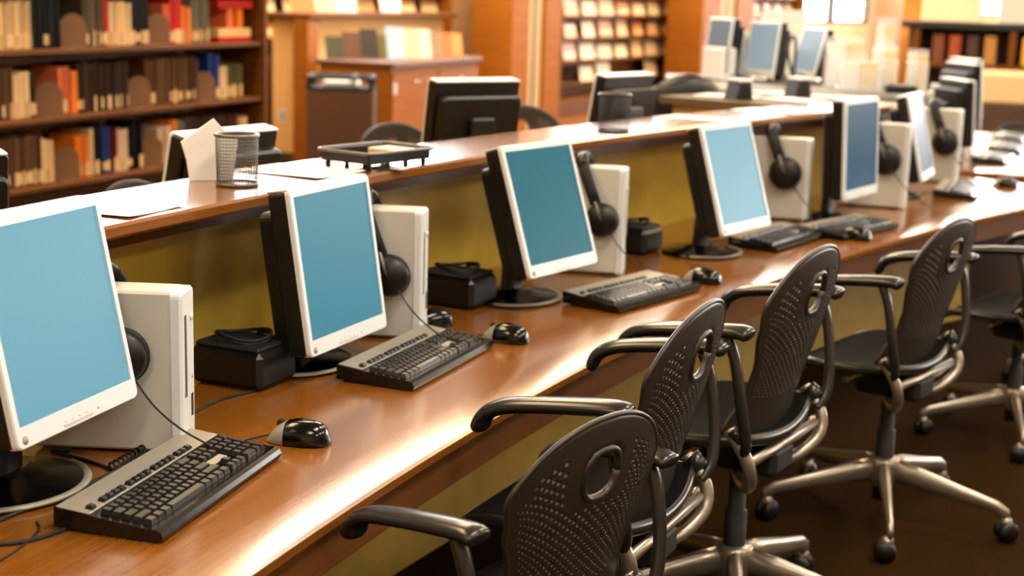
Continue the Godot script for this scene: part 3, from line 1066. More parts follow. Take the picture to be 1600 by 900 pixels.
func make_chair(label: String, at: Vector3, yaw: float, spin: float) -> Node3D:
	var o := thing("task_chair", label, "chair", at, yaw, "perforated task chairs along the desk")
	part("back_shell", _shell_mesh(), M.chair_shell, o)
	var rim := []
	for i in 61:
		var u := lerpf(-1.0, 1.0, i / 60.0)
		u = signf(u) * (1.0 - pow(1.0 - absf(u), 1.7))
		rim.append(_shell_point(u, 1.0))
	for i in range(1, 13):
		rim.append(_shell_point(1.0, 1.0 - i / 12.0))
		rim.push_front(_shell_point(-1.0, 1.0 - i / 12.0))
	part("back_rim", tube(rim, 0.0052, 8, Vector3(0, 0.2, 1)), M.chair_shell, o)
	var grip := []
	for i in 33:
		var a := TAU * i / 32.0
		grip.append(_shell_point(signf(cos(a)) * pow(absf(cos(a)), 0.75) * 0.215, 0.808 + signf(sin(a)) * pow(absf(sin(a)), 0.75) * 0.088))
	part("handle_rim", tube(grip, 0.0072, 8, Vector3(0, 0.2, 1)), M.chair_shell, o)
	# seat pan: a dished pad with a dropping front edge
	var st := new_st(true)
	var n := 16
	var seat := func(i: int, j: int, low: float) -> Vector3:
		var a := lerpf(-1, 1, float(i) / n)
		var b := lerpf(-1, 1, float(j) / n)
		var sx := a * sqrt(1.0 - b * b * 0.30)
		var sz := b * sqrt(1.0 - a * a * 0.30)
		var y := 0.485 + 0.022 * a * a - 0.035 * pow(maxf(0.0, -b), 3.0) + 0.012 * maxf(0.0, b) * b
		return Vector3(sx * 0.245, y - low, sz * 0.19 - 0.08)
	for i in n:
		for j in n:
			quad(st, seat.call(i, j, 0.0), seat.call(i, j + 1, 0.0), seat.call(i + 1, j + 1, 0.0), seat.call(i + 1, j, 0.0))
			quad(st, seat.call(i + 1, j, 0.028), seat.call(i + 1, j + 1, 0.028), seat.call(i, j + 1, 0.028), seat.call(i, j, 0.028))
	part("seat", done(st), M.chair_seat, o)
	var edge := []
	for i in n:
		edge.append(seat.call(i, 0, 0.014))
	for j in n:
		edge.append(seat.call(n, j, 0.014))
	for i in n:
		edge.append(seat.call(n - i, n, 0.014))
	for j in n + 1:
		edge.append(seat.call(0, n - j, 0.014))
	part("seat_rim", tube(edge, 0.011, 8, Vector3.UP, Vector2(0.8, 1.3)), M.arm_pad, o)
	# tube frame: from under the seat, back and up to the lower corners of the shell
	for s in [-1.0, 1.0]:
		var path := curve([Vector3(s * 0.012, 0.372, 0.0), Vector3(s * 0.07, 0.366, 0.035), Vector3(s * 0.15, 0.385, 0.085), Vector3(s * 0.205, 0.425, 0.112), Vector3(s * 0.222, 0.475, 0.105), Vector3(s * 0.218, 0.53, 0.062)], 7)
		part("frame_tube", tube(path, 0.0145, 12), M.chair_frame, o)
		part("frame_joint", lathe([Vector2(0, -0.02), Vector2(0.018, -0.016), Vector2(0.019, 0.016), Vector2(0, 0.02)], 14), M.arm_pad, o, xf(Vector3(s * 0.219, 0.520, 0.085), Vector3(-50, 0, 0)))
		# arm: strut rising from the frame, padded top dropping at its front tip
		var strut := curve([Vector3(s * 0.216, 0.480, 0.098), Vector3(s * 0.240, 0.515, 0.110), Vector3(s * 0.262, 0.590, 0.105), Vector3(s * 0.268, 0.690, 0.088), Vector3(s * 0.268, 0.742, 0.068)], 6)
		part("arm_strut", tube(strut, 0.0165, 10, Vector3(0, 0.1, 1), Vector2(1.0, 0.72)), M.arm_pad, o)
		var pad := curve([Vector3(s * 0.268, 0.750, 0.118), Vector3(s * 0.268, 0.757, 0.095), Vector3(s * 0.268, 0.751, 0.02), Vector3(s * 0.267, 0.737, -0.085), Vector3(s * 0.265, 0.724, -0.138), Vector3(s * 0.263, 0.704, -0.168), Vector3(s * 0.262, 0.672, -0.182)], 5)
		var radii := []
		for i in pad.size():
			var f := float(i) / (pad.size() - 1)
			radii.append(0.0205 * (0.55 if i == 0 or i == pad.size() - 1 else 0.85 if i == 1 or i == pad.size() - 2 else 1.0) * lerpf(1.06, 0.94, f))
		part("arm_pad", tube(pad, radii, 14, Vector3(0, 1, 0.2), Vector2(1.4, 0.74)), M.arm_pad, o)
	st = new_st(true)
	put_tube(st, [Vector3(-0.20, 0.452, -0.05), Vector3(0.20, 0.452, -0.05)], 0.012, 10)
	put_tube(st, [Vector3(-0.20, 0.452, 0.10), Vector3(0.20, 0.452, 0.10)], 0.012, 10)
	part("seat_bar", done(st), M.chair_frame, o)
	part("mechanism", box(Vector3(0.12, 0.07, 0.20), 0.015, Vector3(0, 0.415, 0.01)), M.black_soft, o)
	st = new_st(true)
	put_tube(st, curve([Vector3(0.05, 0.42, 0.06), Vector3(0.16, 0.415, 0.07), Vector3(0.265, 0.43, 0.07)], 5), 0.006, 8)
	put_tube(st, [Vector3(0.255, 0.428, 0.07), Vector3(0.275, 0.432, 0.07), Vector3(0.292, 0.434, 0.07)], [0.008, 0.013, 0.009], 10)
	part("lever", done(st), M.chair_frame, o)
	part("gas_column", lathe([Vector2(0, 0.06), Vector2(0.026, 0.06), Vector2(0.026, 0.27), Vector2(0.020, 0.272), Vector2(0.020, 0.40), Vector2(0, 0.40)], 18), M.black_soft, o)
	part("hub", lathe([Vector2(0, 0.10), Vector2(0.030, 0.10), Vector2(0.040, 0.115), Vector2(0.045, 0.165), Vector2(0.045, 0.182), Vector2(0.038, 0.188), Vector2(0, 0.188)], 20), M.chair_frame, o)
	for k in 5:
		var b := Basis(Vector3.UP, deg_to_rad(spin + 72.0 * k))
		var leg := new_st(true)
		put_tube(leg, [Vector3(0, 0.150, 0.03), Vector3(0, 0.142, 0.10), Vector3(0, 0.116, 0.23), Vector3(0, 0.098, 0.325), Vector3(0, 0.086, 0.346), Vector3(0, 0.066, 0.350)], [0.027, 0.024, 0.018, 0.0145, 0.014, 0.012], 10, Vector3.RIGHT, Vector2(1.3, 0.72))
		part("leg", done(leg), M.chair_frame, o, Transform3D(b, Vector3.ZERO))
		var cb := b * Basis(Vector3.UP, 0.7 + k)
		var wheel := new_st(true)
		for s in [-1.0, 1.0]:
			var w := []
			for e in [[0.0, -0.009], [0.026, -0.009], [0.030, -0.004], [0.030, 0.004], [0.026, 0.009], [0.0, 0.009]]:
				w.append(Vector2(e[0], e[1]))
			var tmp := new_st(true)
			put_lathe(tmp, w, 20)
			wheel.append_from(done(tmp), 0, Transform3D(Basis(Vector3.FORWARD, PI / 2), Vector3(s * 0.014, 0.030, 0.010)))
		var caster := part("caster", wheel.commit(), M.black, o, Transform3D(cb, b * Vector3(0, 0, 0.350)))
		part("caster_hood", tube([Vector3(0, 0.040, 0.012), Vector3(0, 0.062, 0.004), Vector3(0, 0.072, 0)], [0.020, 0.017, 0.012], 10), M.chair_frame, caster)
	return o

func _chairs() -> void:
	var c := make_chair("grey perforated chair nearest the camera, its bright arm rests before the desk edge", Vector3(0.045, 0, -2.43), 50.0, 10.0)
	dup(c, "perforated chair behind the nearest one, its back edge-on with the handle at the top right", Vector3(0.245, 0, -2.96), 64.0).scale = Vector3.ONE * 1.09
	dup(c, "third perforated chair from the camera, silver tube frame curving under its seat", Vector3(0.60, 0, -3.55), 58.0).scale = Vector3.ONE * 1.12
	dup(c, "fourth perforated chair from the camera, its five-legged base fully in view", Vector3(1.19, 0, -4.35), 52.0).scale = Vector3.ONE * 1.08
	dup(c, "perforated chair at the right edge of the view beyond the fully visible base", Vector3(1.92, 0, -5.30), 50.0)
	dup(c, "perforated chair farthest along the curved desk at the right edge", on_arc(42.5, -0.40, 0), 46.0)
	dup(c, "grey chair top rising behind the partition near the wire cup and white sheet", Vector3(-1.22, 0, -4.95), 245.0)
	dup(c, "grey chair top behind the black monitor back beside the letter tray", Vector3(-0.45, 0, -6.45), 225.0).scale = Vector3.ONE * 1.1
	dup(c, "grey chair top in front of the orange-lit display rack base", Vector3(0.12, 0, -7.35), 215.0).scale = Vector3.ONE * 1.13

# ---------------------------------------------------------------- on the ledge
func make_cup(label: String, at: Vector3, r: float, h: float, m: Material) -> Node3D:
	var o := thing("wire_cup", label, "pencil cup", at, 0.0, "wire mesh cups on the ledge")
	var st := new_st(true)
	var n := 40
	for k in n:
		var a := TAU * k / n
		put_tube(st, [Vector3(cos(a) * r * 0.94, 0.006, sin(a) * r * 0.94), Vector3(cos(a) * r, h - 0.006, sin(a) * r)], 0.0007, 4)
	for j in range(1, 16):
		var t := j / 16.0
		var rr := r * lerpf(0.94, 1.0, t)
		var ring := []
		for k in 33:
			ring.append(Vector3(cos(TAU * k / 32.0) * rr, h * t, sin(TAU * k / 32.0) * rr))
		put_tube(st, ring, 0.0007, 4)
	part("mesh_wall", done(st), m, o)
	for e in [[0.005, 0.95, 0.004], [h - 0.005, 1.0, 0.0045]]:
		var ring := []
		for k in 33:
			ring.append(Vector3(cos(TAU * k / 32.0) * r * e[1], e[0], sin(TAU * k / 32.0) * r * e[1]))
		part("rim", tube(ring, e[2], 8), m, o)
	part("bottom", lathe([Vector2(0, 0.001), Vector2(r * 0.94, 0.001), Vector2(r * 0.94, 0.004), Vector2(0, 0.004)], 32), m, o)
	return o

func sheet_mesh(w: float, h: float, curl := 0.004) -> ArrayMesh:
	var st := new_st(true)
	var n := 8
	var p := func(i: int, j: int, up: float) -> Vector3:
		var a := float(i) / n - 0.5
		var b := float(j) / n - 0.5
		return Vector3(a * w, up + curl * (4 * a * a) * (0.4 + b), b * h)
	for i in n:
		for j in n:
			quad(st, p.call(i, j, 0.0012), p.call(i, j + 1, 0.0012), p.call(i + 1, j + 1, 0.0012), p.call(i + 1, j, 0.0012))
			quad(st, p.call(i + 1, j, 0.0), p.call(i + 1, j + 1, 0.0), p.call(i, j + 1, 0.0), p.call(i, j, 0.0))
	return done(st)

func _ledge_things() -> void:
	make_cup("silvery wire mesh cup on the ledge in front of the folded white sheet", on_arc(24.95, 0.76, LEDGE_Y), 0.050, 0.125, M.wire_grey)
	make_cup("dark wire mesh cup on the ledge in front of a black monitor back", on_arc(33.1, 0.70, LEDGE_Y), 0.056, 0.135, M.wire)
	# folded white sheet standing behind the first cup
	var st := new_st()
	put_prism(st, PackedVector2Array([Vector2(-0.055, 0.0), Vector2(0.05, 0.0), Vector2(0.062, 0.085), Vector2(0.005, 0.150), Vector2(-0.075, 0.095), Vector2(-0.062, 0.05)]), -0.004, 0.004, 0.001)
	put_prism(st, PackedVector2Array([Vector2(-0.05, 0.0), Vector2(0.055, 0.0), Vector2(0.07, 0.10), Vector2(-0.06, 0.11)]), -0.026, -0.020, 0.001)
	single("folded_sheet", done(st), M.paper, "crumpled folded white sheet standing behind the silvery wire cup", "paper", on_arc(25.1, 0.86, LEDGE_Y), 25.0)
	# black wire letter tray
	var o := thing("letter_tray", "black low letter tray on small feet, on the ledge between two monitors", "tray", on_arc(27.25, 0.715, LEDGE_Y), 54.0)
	st = new_st()
	var W := 0.125
	var D := 0.085
	for s in [-1.0, 1.0]:
		put_box(st, Vector3(s * (W - 0.004), 0.032, 0), Vector3(0.006, 0.028, D * 2), 0.0015)
		put_box(st, Vector3(0, 0.032, s * (D - 0.004)), Vector3(W * 2, 0.028, 0.006), 0.0015)
	part("tray_wall", done(st), M.black, o)
	part("tray_bottom", box(Vector3(W * 2 - 0.01, 0.004, D * 2 - 0.01), 0.001, Vector3(0, 0.020, 0)), M.black, o)
	var ring := []
	for v in round_rect(W * 2 + 0.022, D * 2 + 0.022, 0.025, 5):
		ring.append(Vector3(v.x, 0.047, v.y))
	ring.append(ring[0])
	part("tray_rim", tube(ring, 0.0045, 8), M.wire_grey, o)
	for s in [-1.0, -0.33, 0.33, 1.0]:
		for e in [-1.0, 1.0]:
			part("foot", lathe([Vector2(0, 0), Vector2(0.006, 0), Vector2(0.0075, 0.010), Vector2(0.006, 0.020), Vector2(0, 0.020)], 10), M.black, o, xf(Vector3(s * (W - 0.015), 0, e * (D - 0.012))))
	single("notepad", box(Vector3(0.085, 0.022, 0.11), 0.002), M.cream_paper, "cream notepaper lying in the right half of the black letter tray", "paper", on_arc(27.50, 0.70, LEDGE_Y + 0.0335), 54.0)
	var sheets := [
		["large white sheet on the ledge above the second monitor", 26.25, 0.80, 62.0, 0.21, 0.28],
		["small white slip of paper on the ledge's front edge before the letter tray", 27.1, 0.655, 60.0, 0.06, 0.10],
		["white sheet on the ledge left of the silvery wire cup", 23.1, 0.79, 70.0, 0.21, 0.28],
		["white sheet on the far part of the ledge beyond the dark wire cup", 36.3, 0.78, 55.0, 0.21, 0.29],
		["white sheet on the ledge behind the fifth monitor", 39.0, 0.79, 50.0, 0.21, 0.29],
	]
	for s in sheets:
		single("paper_sheet", sheet_mesh(s[4], s[5]), M.paper, s[0], "paper", on_arc(s[1], s[2], LEDGE_Y + 0.0006), s[3], "papers on the ledge")

# ---------------------------------------------------------------- behind the partition
func _rear_desk() -> void:
	var t := 0.76
	var top := [Vector2(0.94, t), Vector2(1.66, t), Vector2(1.66, t - 0.035), Vector2(0.94, t - 0.035)]
	top.reverse()
	var o := thing("staff_desk", "brown staff desk hidden behind the ledge, carrying the black monitor backs", "desk")
	part("worktop", arc_sweep(top, 10.0, 38.6, 50), M.cabinet_wood, o)
	for g in [10.5, 20.0, 29.5, 38.2]:
		var f := [Vector2(0.96, t - 0.035), Vector2(1.6, t - 0.035), Vector2(1.6, 0.0), Vector2(0.96, 0.0)]
		f.reverse()
		part("end_panel", arc_sweep(f, g, g + 0.15, 1), M.cabinet_wood, o)
	var dark := plain_screen(Color(0.2, 0.4, 0.47))
	var g := "black monitor backs behind the ledge"
	make_monitor("black monitor back with white top edge right of the letter tray", Vector3(-0.195, 1.095, -5.33), -143.0, 9.0, dark, 0.395, t, g)
	make_monitor("black monitor back with white top edge behind the dark wire cup", Vector3(0.405, 1.085, -6.20), -128.0, 9.0, dark, 0.395, t, g)
	make_monitor("dark monitor back behind the silvery wire cup and white sheet", Vector3(-0.865, 1.015, -4.02), -122.0, 12.0, dark, 0.395, t, g)
	make_monitor("monitor corner entering the picture above the nearest monitor", Vector3(-1.405, 1.00, -3.36), -140.0, 8.0, dark, 0.395, t, g)
	# wide service counter where the partition meets the far desks
	var sc := thing("service_counter", "wide pale counter strewn with papers at the far end of the ledge", "counter")
	var c := [Vector2(0.94, 1.13), Vector2(1.60, 1.13), Vector2(1.60, 1.095), Vector2(0.94, 1.095)]
	c.reverse()
	part("counter_top", arc_sweep(c, 40.3, 44.6, 12), M.counter_dull, sc)
	c = [Vector2(0.96, 1.095), Vector2(1.55, 1.095), Vector2(1.55, 0.0), Vector2(0.96, 0.0)]
	c.reverse()
	part("counter_body", arc_sweep(c, 40.5, 44.4, 12), M.plaster, sc)
	var sheets := [
		["white sheet lying beside the first black tapered box", 41.6, 1.42, 62.0],
		["white sheet in the middle of the service counter", 42.0, 1.10, 30.0], ["white sheet lying beside the second black tapered box", 43.6, 1.12, 55.0],
		["white sheet at the far back corner of the service counter", 43.4, 1.42, 20.0],
	]
	for s in sheets:
		single("counter_sheet", sheet_mesh(0.21, 0.29), M.paper, s[0], "paper", on_arc(s[1], s[2], 1.1306), s[3], "papers on the service counter")
	for b in [["small black tapered box with pale top nearer the monitors' ledge end", 40.95, 1.25], ["small black tapered box with pale top farther along the service counter", 42.9, 1.22]]:
		var k := thing("tapered_box", b[0], "box", on_arc(b[1], b[2], 1.13), 30.0, "black boxes on the service counter")
		part("body", prism(PackedVector2Array([Vector2(-0.058, 0), Vector2(0.05, 0), Vector2(0.034, 0.085), Vector2(-0.032, 0.085)]), -0.05, 0.05, 0.005), M.black, k)
		part("lid", box(Vector3(0.078, 0.014, 0.098), 0.004, Vector3(0.001, 0.092, 0)), M.case_white, k)
	var led := thing("leather_chair", "dark leather swivel chair with tall rounded back beyond the dark wire cup", "chair", Vector3(0.78, 0, -7.72), 195.0)
	_leather_chair(led)

func _leather_chair(o: Node3D) -> void:
	# facing local +z
	var st := new_st(true)
	var n := 14
	var p := func(i: int, j: int, s: float) -> Vector3:
		var a := lerpf(-1, 1, float(i) / n)
		var b := lerpf(-1, 1, float(j) / n)
		var x := a * sqrt(1 - b * b * 0.42) * 0.26
		var y := 0.86 + b * sqrt(1 - a * a * 0.42) * 0.36
		var puff := 0.055 * sqrt(maxf(0.0, (1 - pow(a, 6)) * (1 - pow(b, 6))))
		return Vector3(x, y, -0.22 - (y - 0.5) * 0.18 + x * x * 1.1 + s * puff)
	for i in n:
		for j in n:
			quad(st, p.call(i, j, 1.0), p.call(i + 1, j, 1.0), p.call(i + 1, j + 1, 1.0), p.call(i, j + 1, 1.0))
			quad(st, p.call(i, j + 1, -1.0), p.call(i + 1, j + 1, -1.0), p.call(i + 1, j, -1.0), p.call(i, j, -1.0))
	part("backrest", done(st), M.leather, o)
	part("seat", box(Vector3(0.50, 0.10, 0.48), 0.04, Vector3(0, 0.46, 0.03)), M.leather, o)
	for s in [-1.0, 1.0]:
		part("arm", tube(curve([Vector3(s * 0.27, 0.45, -0.14), Vector3(s * 0.30, 0.62, -0.14), Vector3(s * 0.30, 0.67, -0.05), Vector3(s * 0.30, 0.67, 0.14), Vector3(s * 0.29, 0.60, 0.19), Vector3(s * 0.26, 0.46, 0.15)]), 0.02, 10), M.black_soft, o)
	part("column", lathe([Vector2(0, 0.08), Vector2(0.03, 0.08), Vector2(0.025, 0.42), Vector2(0, 0.42)], 16), M.black_soft, o)
	for k in 5:
		var b := Basis(Vector3.UP, TAU * k / 5.0)
		part("leg", tube([Vector3(0, 0.11, 0.02), Vector3(0, 0.09, 0.20), Vector3(0, 0.07, 0.31)], [0.024, 0.02, 0.016], 8), M.black_soft, o, Transform3D(b, Vector3.ZERO))
		part("caster", lathe([Vector2(0, -0.02), Vector2(0.026, -0.018), Vector2(0.029, 0), Vector2(0.026, 0.018), Vector2(0, 0.02)], 14), M.black, o, Transform3D(b * Basis(Vector3.FORWARD, PI / 2), b * Vector3(0, 0.03, 0.31)))

# ---------------------------------------------------------------- bookcase
const ORD := ["first", "second", "third", "fourth", "fifth", "sixth", "seventh", "eighth", "ninth", "tenth", "eleventh", "twelfth", "thirteenth", "fourteenth", "fifteenth", "sixteenth", "seventeenth", "eighteenth", "nineteenth", "twentieth"]

func ordinal(n: int) -> String:
	if n < 20:
		return ORD[n]
	var tens := ["", "", "twenty", "thirty", "forty", "fifty", "sixty", "seventy"]
	var t: int = (n + 1) / 10
	var r: int = (n + 1) % 10
	return tens[t] + ("-" + ORD[r - 1] if r > 0 else "th")

const CASE_U := -5.04

func _bookcase() -> void:
	var w0 := 4.6
	var w1 := 8.08
	var o := thing("bookcase", "long brown wooden bookcase full of books along the left side of the room", "bookcase", room(CASE_U - 0.16, (w0 + w1) / 2), ROOM_YAW)
	var L := w1 - w0
	for y in [0.12, 0.54, 0.89, 1.24, 1.60, 1.95]:
		part("shelf", box(Vector3(0.32, 0.026, L - 0.05), 0.003, Vector3(0, y - 0.013, 0)), M.shelf_wood, o)
	part("back_panel", box(Vector3(0.02, 2.0, L - 0.05), 0.0, Vector3(-0.165, 1.0, 0)), M.shelf_wood, o)
	for s in [-1.0, 1.0]:
		part("end_panel", box(Vector3(0.36, 2.05, 0.04), 0.004, Vector3(0, 1.025, s * (L / 2 - 0.0))), M.shelf_wood, o)
	part("kick_plate", box(Vector3(0.28, 0.09, L - 0.06), 0.0, Vector3(0, 0.048, 0)), M.trim_brown, o)
	var cols := {
		"cream": Color(0.86, 0.70, 0.48), "black": Color(0.05, 0.045, 0.04), "grey-brown": Color(0.36, 0.29, 0.20), "red": Color(0.70, 0.10, 0.05), "salmon": Color(0.86, 0.42, 0.25),
		"orange": Color(0.88, 0.45, 0.10), "grey": Color(0.42, 0.38, 0.30), "dark brown": Color(0.20, 0.125, 0.065), "brown": Color(0.34, 0.21, 0.10), "blue": Color(0.10, 0.19, 0.42),
		"olive": Color(0.33, 0.29, 0.13), "maroon": Color(0.32, 0.08, 0.05), "pale": Color(0.80, 0.66, 0.50),
	}
	var mats := {}
	for c in cols:
		for v in 3:
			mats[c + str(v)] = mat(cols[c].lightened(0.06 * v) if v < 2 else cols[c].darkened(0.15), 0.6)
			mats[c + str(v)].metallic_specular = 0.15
	# runs along each shelf, from the right end: colour, width in metres, thickness, height
	var shelves := [
		["top shelf", 1.24, [
			["grey", 0.19, 0.021, 0.27], ["orange", 0.105, 0.035, 0.22], ["red", 0.12, 0.060, 0.29], ["salmon", 0.065, 0.03, 0.24], ["", 0.13, 0, 0], ["black", 0.16, 0.04, 0.29],
			["cream", 0.19, 0.030, 0.245], ["red", 0.035, 0.035, 0.28], ["grey-brown", 0.20, 0.024, 0.27], ["", 0.17, 0, 0], ["black", 0.22, 0.05, 0.29], ["cream", 0.24, 0.032, 0.24], ["brown", 0.30, 0.03, 0.26]], 7.56],
		["middle shelf", 0.89, [
			["olive", 0.17, 0.028, 0.22], ["cream", 0.10, 0.032, 0.20], ["blue", 0.12, 0.040, 0.28], ["", 0.10, 0, 0], ["brown", 0.52, 0.026, 0.27], ["", 0.14, 0, 0], ["dark brown", 0.44, 0.022, 0.265],
			["orange", 0.055, 0.027, 0.23], ["salmon", 0.10, 0.034, 0.25], ["", 0.17, 0, 0], ["dark brown", 0.05, 0.025, 0.25], ["cream", 0.13, 0.042, 0.235], ["brown", 0.40, 0.03, 0.26]], 7.93],
		["lower shelf", 0.54, [
			["cream", 0.11, 0.036, 0.22], ["maroon", 0.10, 0.033, 0.25], ["dark brown", 0.48, 0.03, 0.26], ["grey", 0.09, 0.03, 0.25], ["orange", 0.075, 0.037, 0.25], ["pale", 0.13, 0.043, 0.22], ["", 0.15, 0, 0],
			["black", 0.13, 0.032, 0.27], ["pale", 0.10, 0.033, 0.24], ["maroon", 0.06, 0.03, 0.25], ["blue", 0.075, 0.037, 0.27], ["black", 0.06, 0.03, 0.27], ["cream", 0.055, 0.027, 0.26], ["orange", 0.11, 0.028, 0.23],
			["", 0.17, 0, 0], ["cream", 0.10, 0.034, 0.23], ["brown", 0.50, 0.03, 0.26]], 7.98],
	]
	var end_n := 0
	for s in shelves:
		var w: float = s[3]
		var n := 0
		for r in s[2]:
			if r[0] == "":
				var e := thing("bookend", "brown arched metal bookend on the %s, %s from its right" % [s[0], ordinal(end_n % 3)], "bookend", room(CASE_U - 0.055, w - r[1] * 0.5, s[1]), ROOM_YAW, "arched bookends in the bookcase")
				end_n += 1
				var arch := PackedVector2Array([Vector2(-0.075, 0), Vector2(0.075, 0)])
				for i in 13:
					var a := PI * i / 12.0
					arch.append(Vector2(cos(a) * 0.075, 0.105 + sin(a) * 0.075))
				part("plate", prism(arch, -0.002, 0.002), M.bookend, e, xf(Vector3(0, 0, 0), Vector3(0, 62, 0)))
				part("foot", box(Vector3(0.11, 0.002, 0.10), 0.0, Vector3(-0.03, 0.001, 0.0)), M.bookend, e)
				w -= r[1]
				continue
			var left: float = r[1]
			while left > r[2] * 0.6:
				var th: float = r[2] * rng.randf_range(0.85, 1.15)
				var h: float = r[3] * rng.randf_range(0.95, 1.03)
				var dp := rng.randf_range(0.17, 0.21)
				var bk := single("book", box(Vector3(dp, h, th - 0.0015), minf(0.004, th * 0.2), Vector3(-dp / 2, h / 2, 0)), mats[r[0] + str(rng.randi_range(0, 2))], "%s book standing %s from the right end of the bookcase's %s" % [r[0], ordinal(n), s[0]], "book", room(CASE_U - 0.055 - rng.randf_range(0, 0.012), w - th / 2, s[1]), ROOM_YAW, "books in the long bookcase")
				if rng.randf() < 0.72:  # cream band paints in the light falling on the lower spines
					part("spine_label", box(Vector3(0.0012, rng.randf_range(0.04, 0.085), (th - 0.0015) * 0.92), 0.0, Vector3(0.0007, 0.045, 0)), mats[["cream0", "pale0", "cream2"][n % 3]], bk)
				n += 1
				w -= th
				left -= th
	# a few volumes lying flat at the right end of the top shelf, and two small ones standing on them
	var flat := [["red volume lying flat at the bottom of the pile on the top shelf", "red0", 0.0, 0.03], ["thick cream volume lying on the red one on the top shelf", "cream0", 0.03, 0.055]]
	for f in flat:
		single("flat_book", box(Vector3(0.20, f[3], 0.36), 0.004, Vector3(-0.1, f[3] / 2, 0)), mats[f[1]], f[0], "book", room(CASE_U - 0.05, 7.83, 1.24 + f[2]), ROOM_YAW, "flat volumes on the top shelf")
	for f in [["small salmon book standing on the flat pile, left one", "salmon0", 7.79], ["small orange book standing on the flat pile, right one", "orange0", 7.90]]:
		single("small_book", box(Vector3(0.14, 0.12, 0.07), 0.004, Vector3(-0.07, 0.06, 0)), mats[f[1]], f[0], "book", room(CASE_U - 0.06, f[2], 1.325), ROOM_YAW, "small books on the flat pile")
	single("flat_book", box(Vector3(0.22, 0.05, 0.40), 0.004, Vector3(-0.11, 0.025, 0)), mats["red1"], "red box lying flat on the small books at the top right", "box", room(CASE_U - 0.05, 7.84, 1.445), ROOM_YAW)

# ---------------------------------------------------------------- half wall, bin, cabinet, display racks
func leaning(o: Node3D, w: float, h: float, m: Material, page: Material) -> void:
	var b := Basis(Vector3.RIGHT, -0.30)
	part("cover", box(Vector3(w, h, 0.008), 0.002, Vector3(0, h / 2, 0)), m, o, Transform3D(b, Vector3(0, 0.002, 0)))
	part("pages", box(Vector3(w - 0.01, h - 0.01, 0.012), 0.0, Vector3(0, h / 2, -0.010)), page, o, Transform3D(b, Vector3(0, 0.003, 0)))

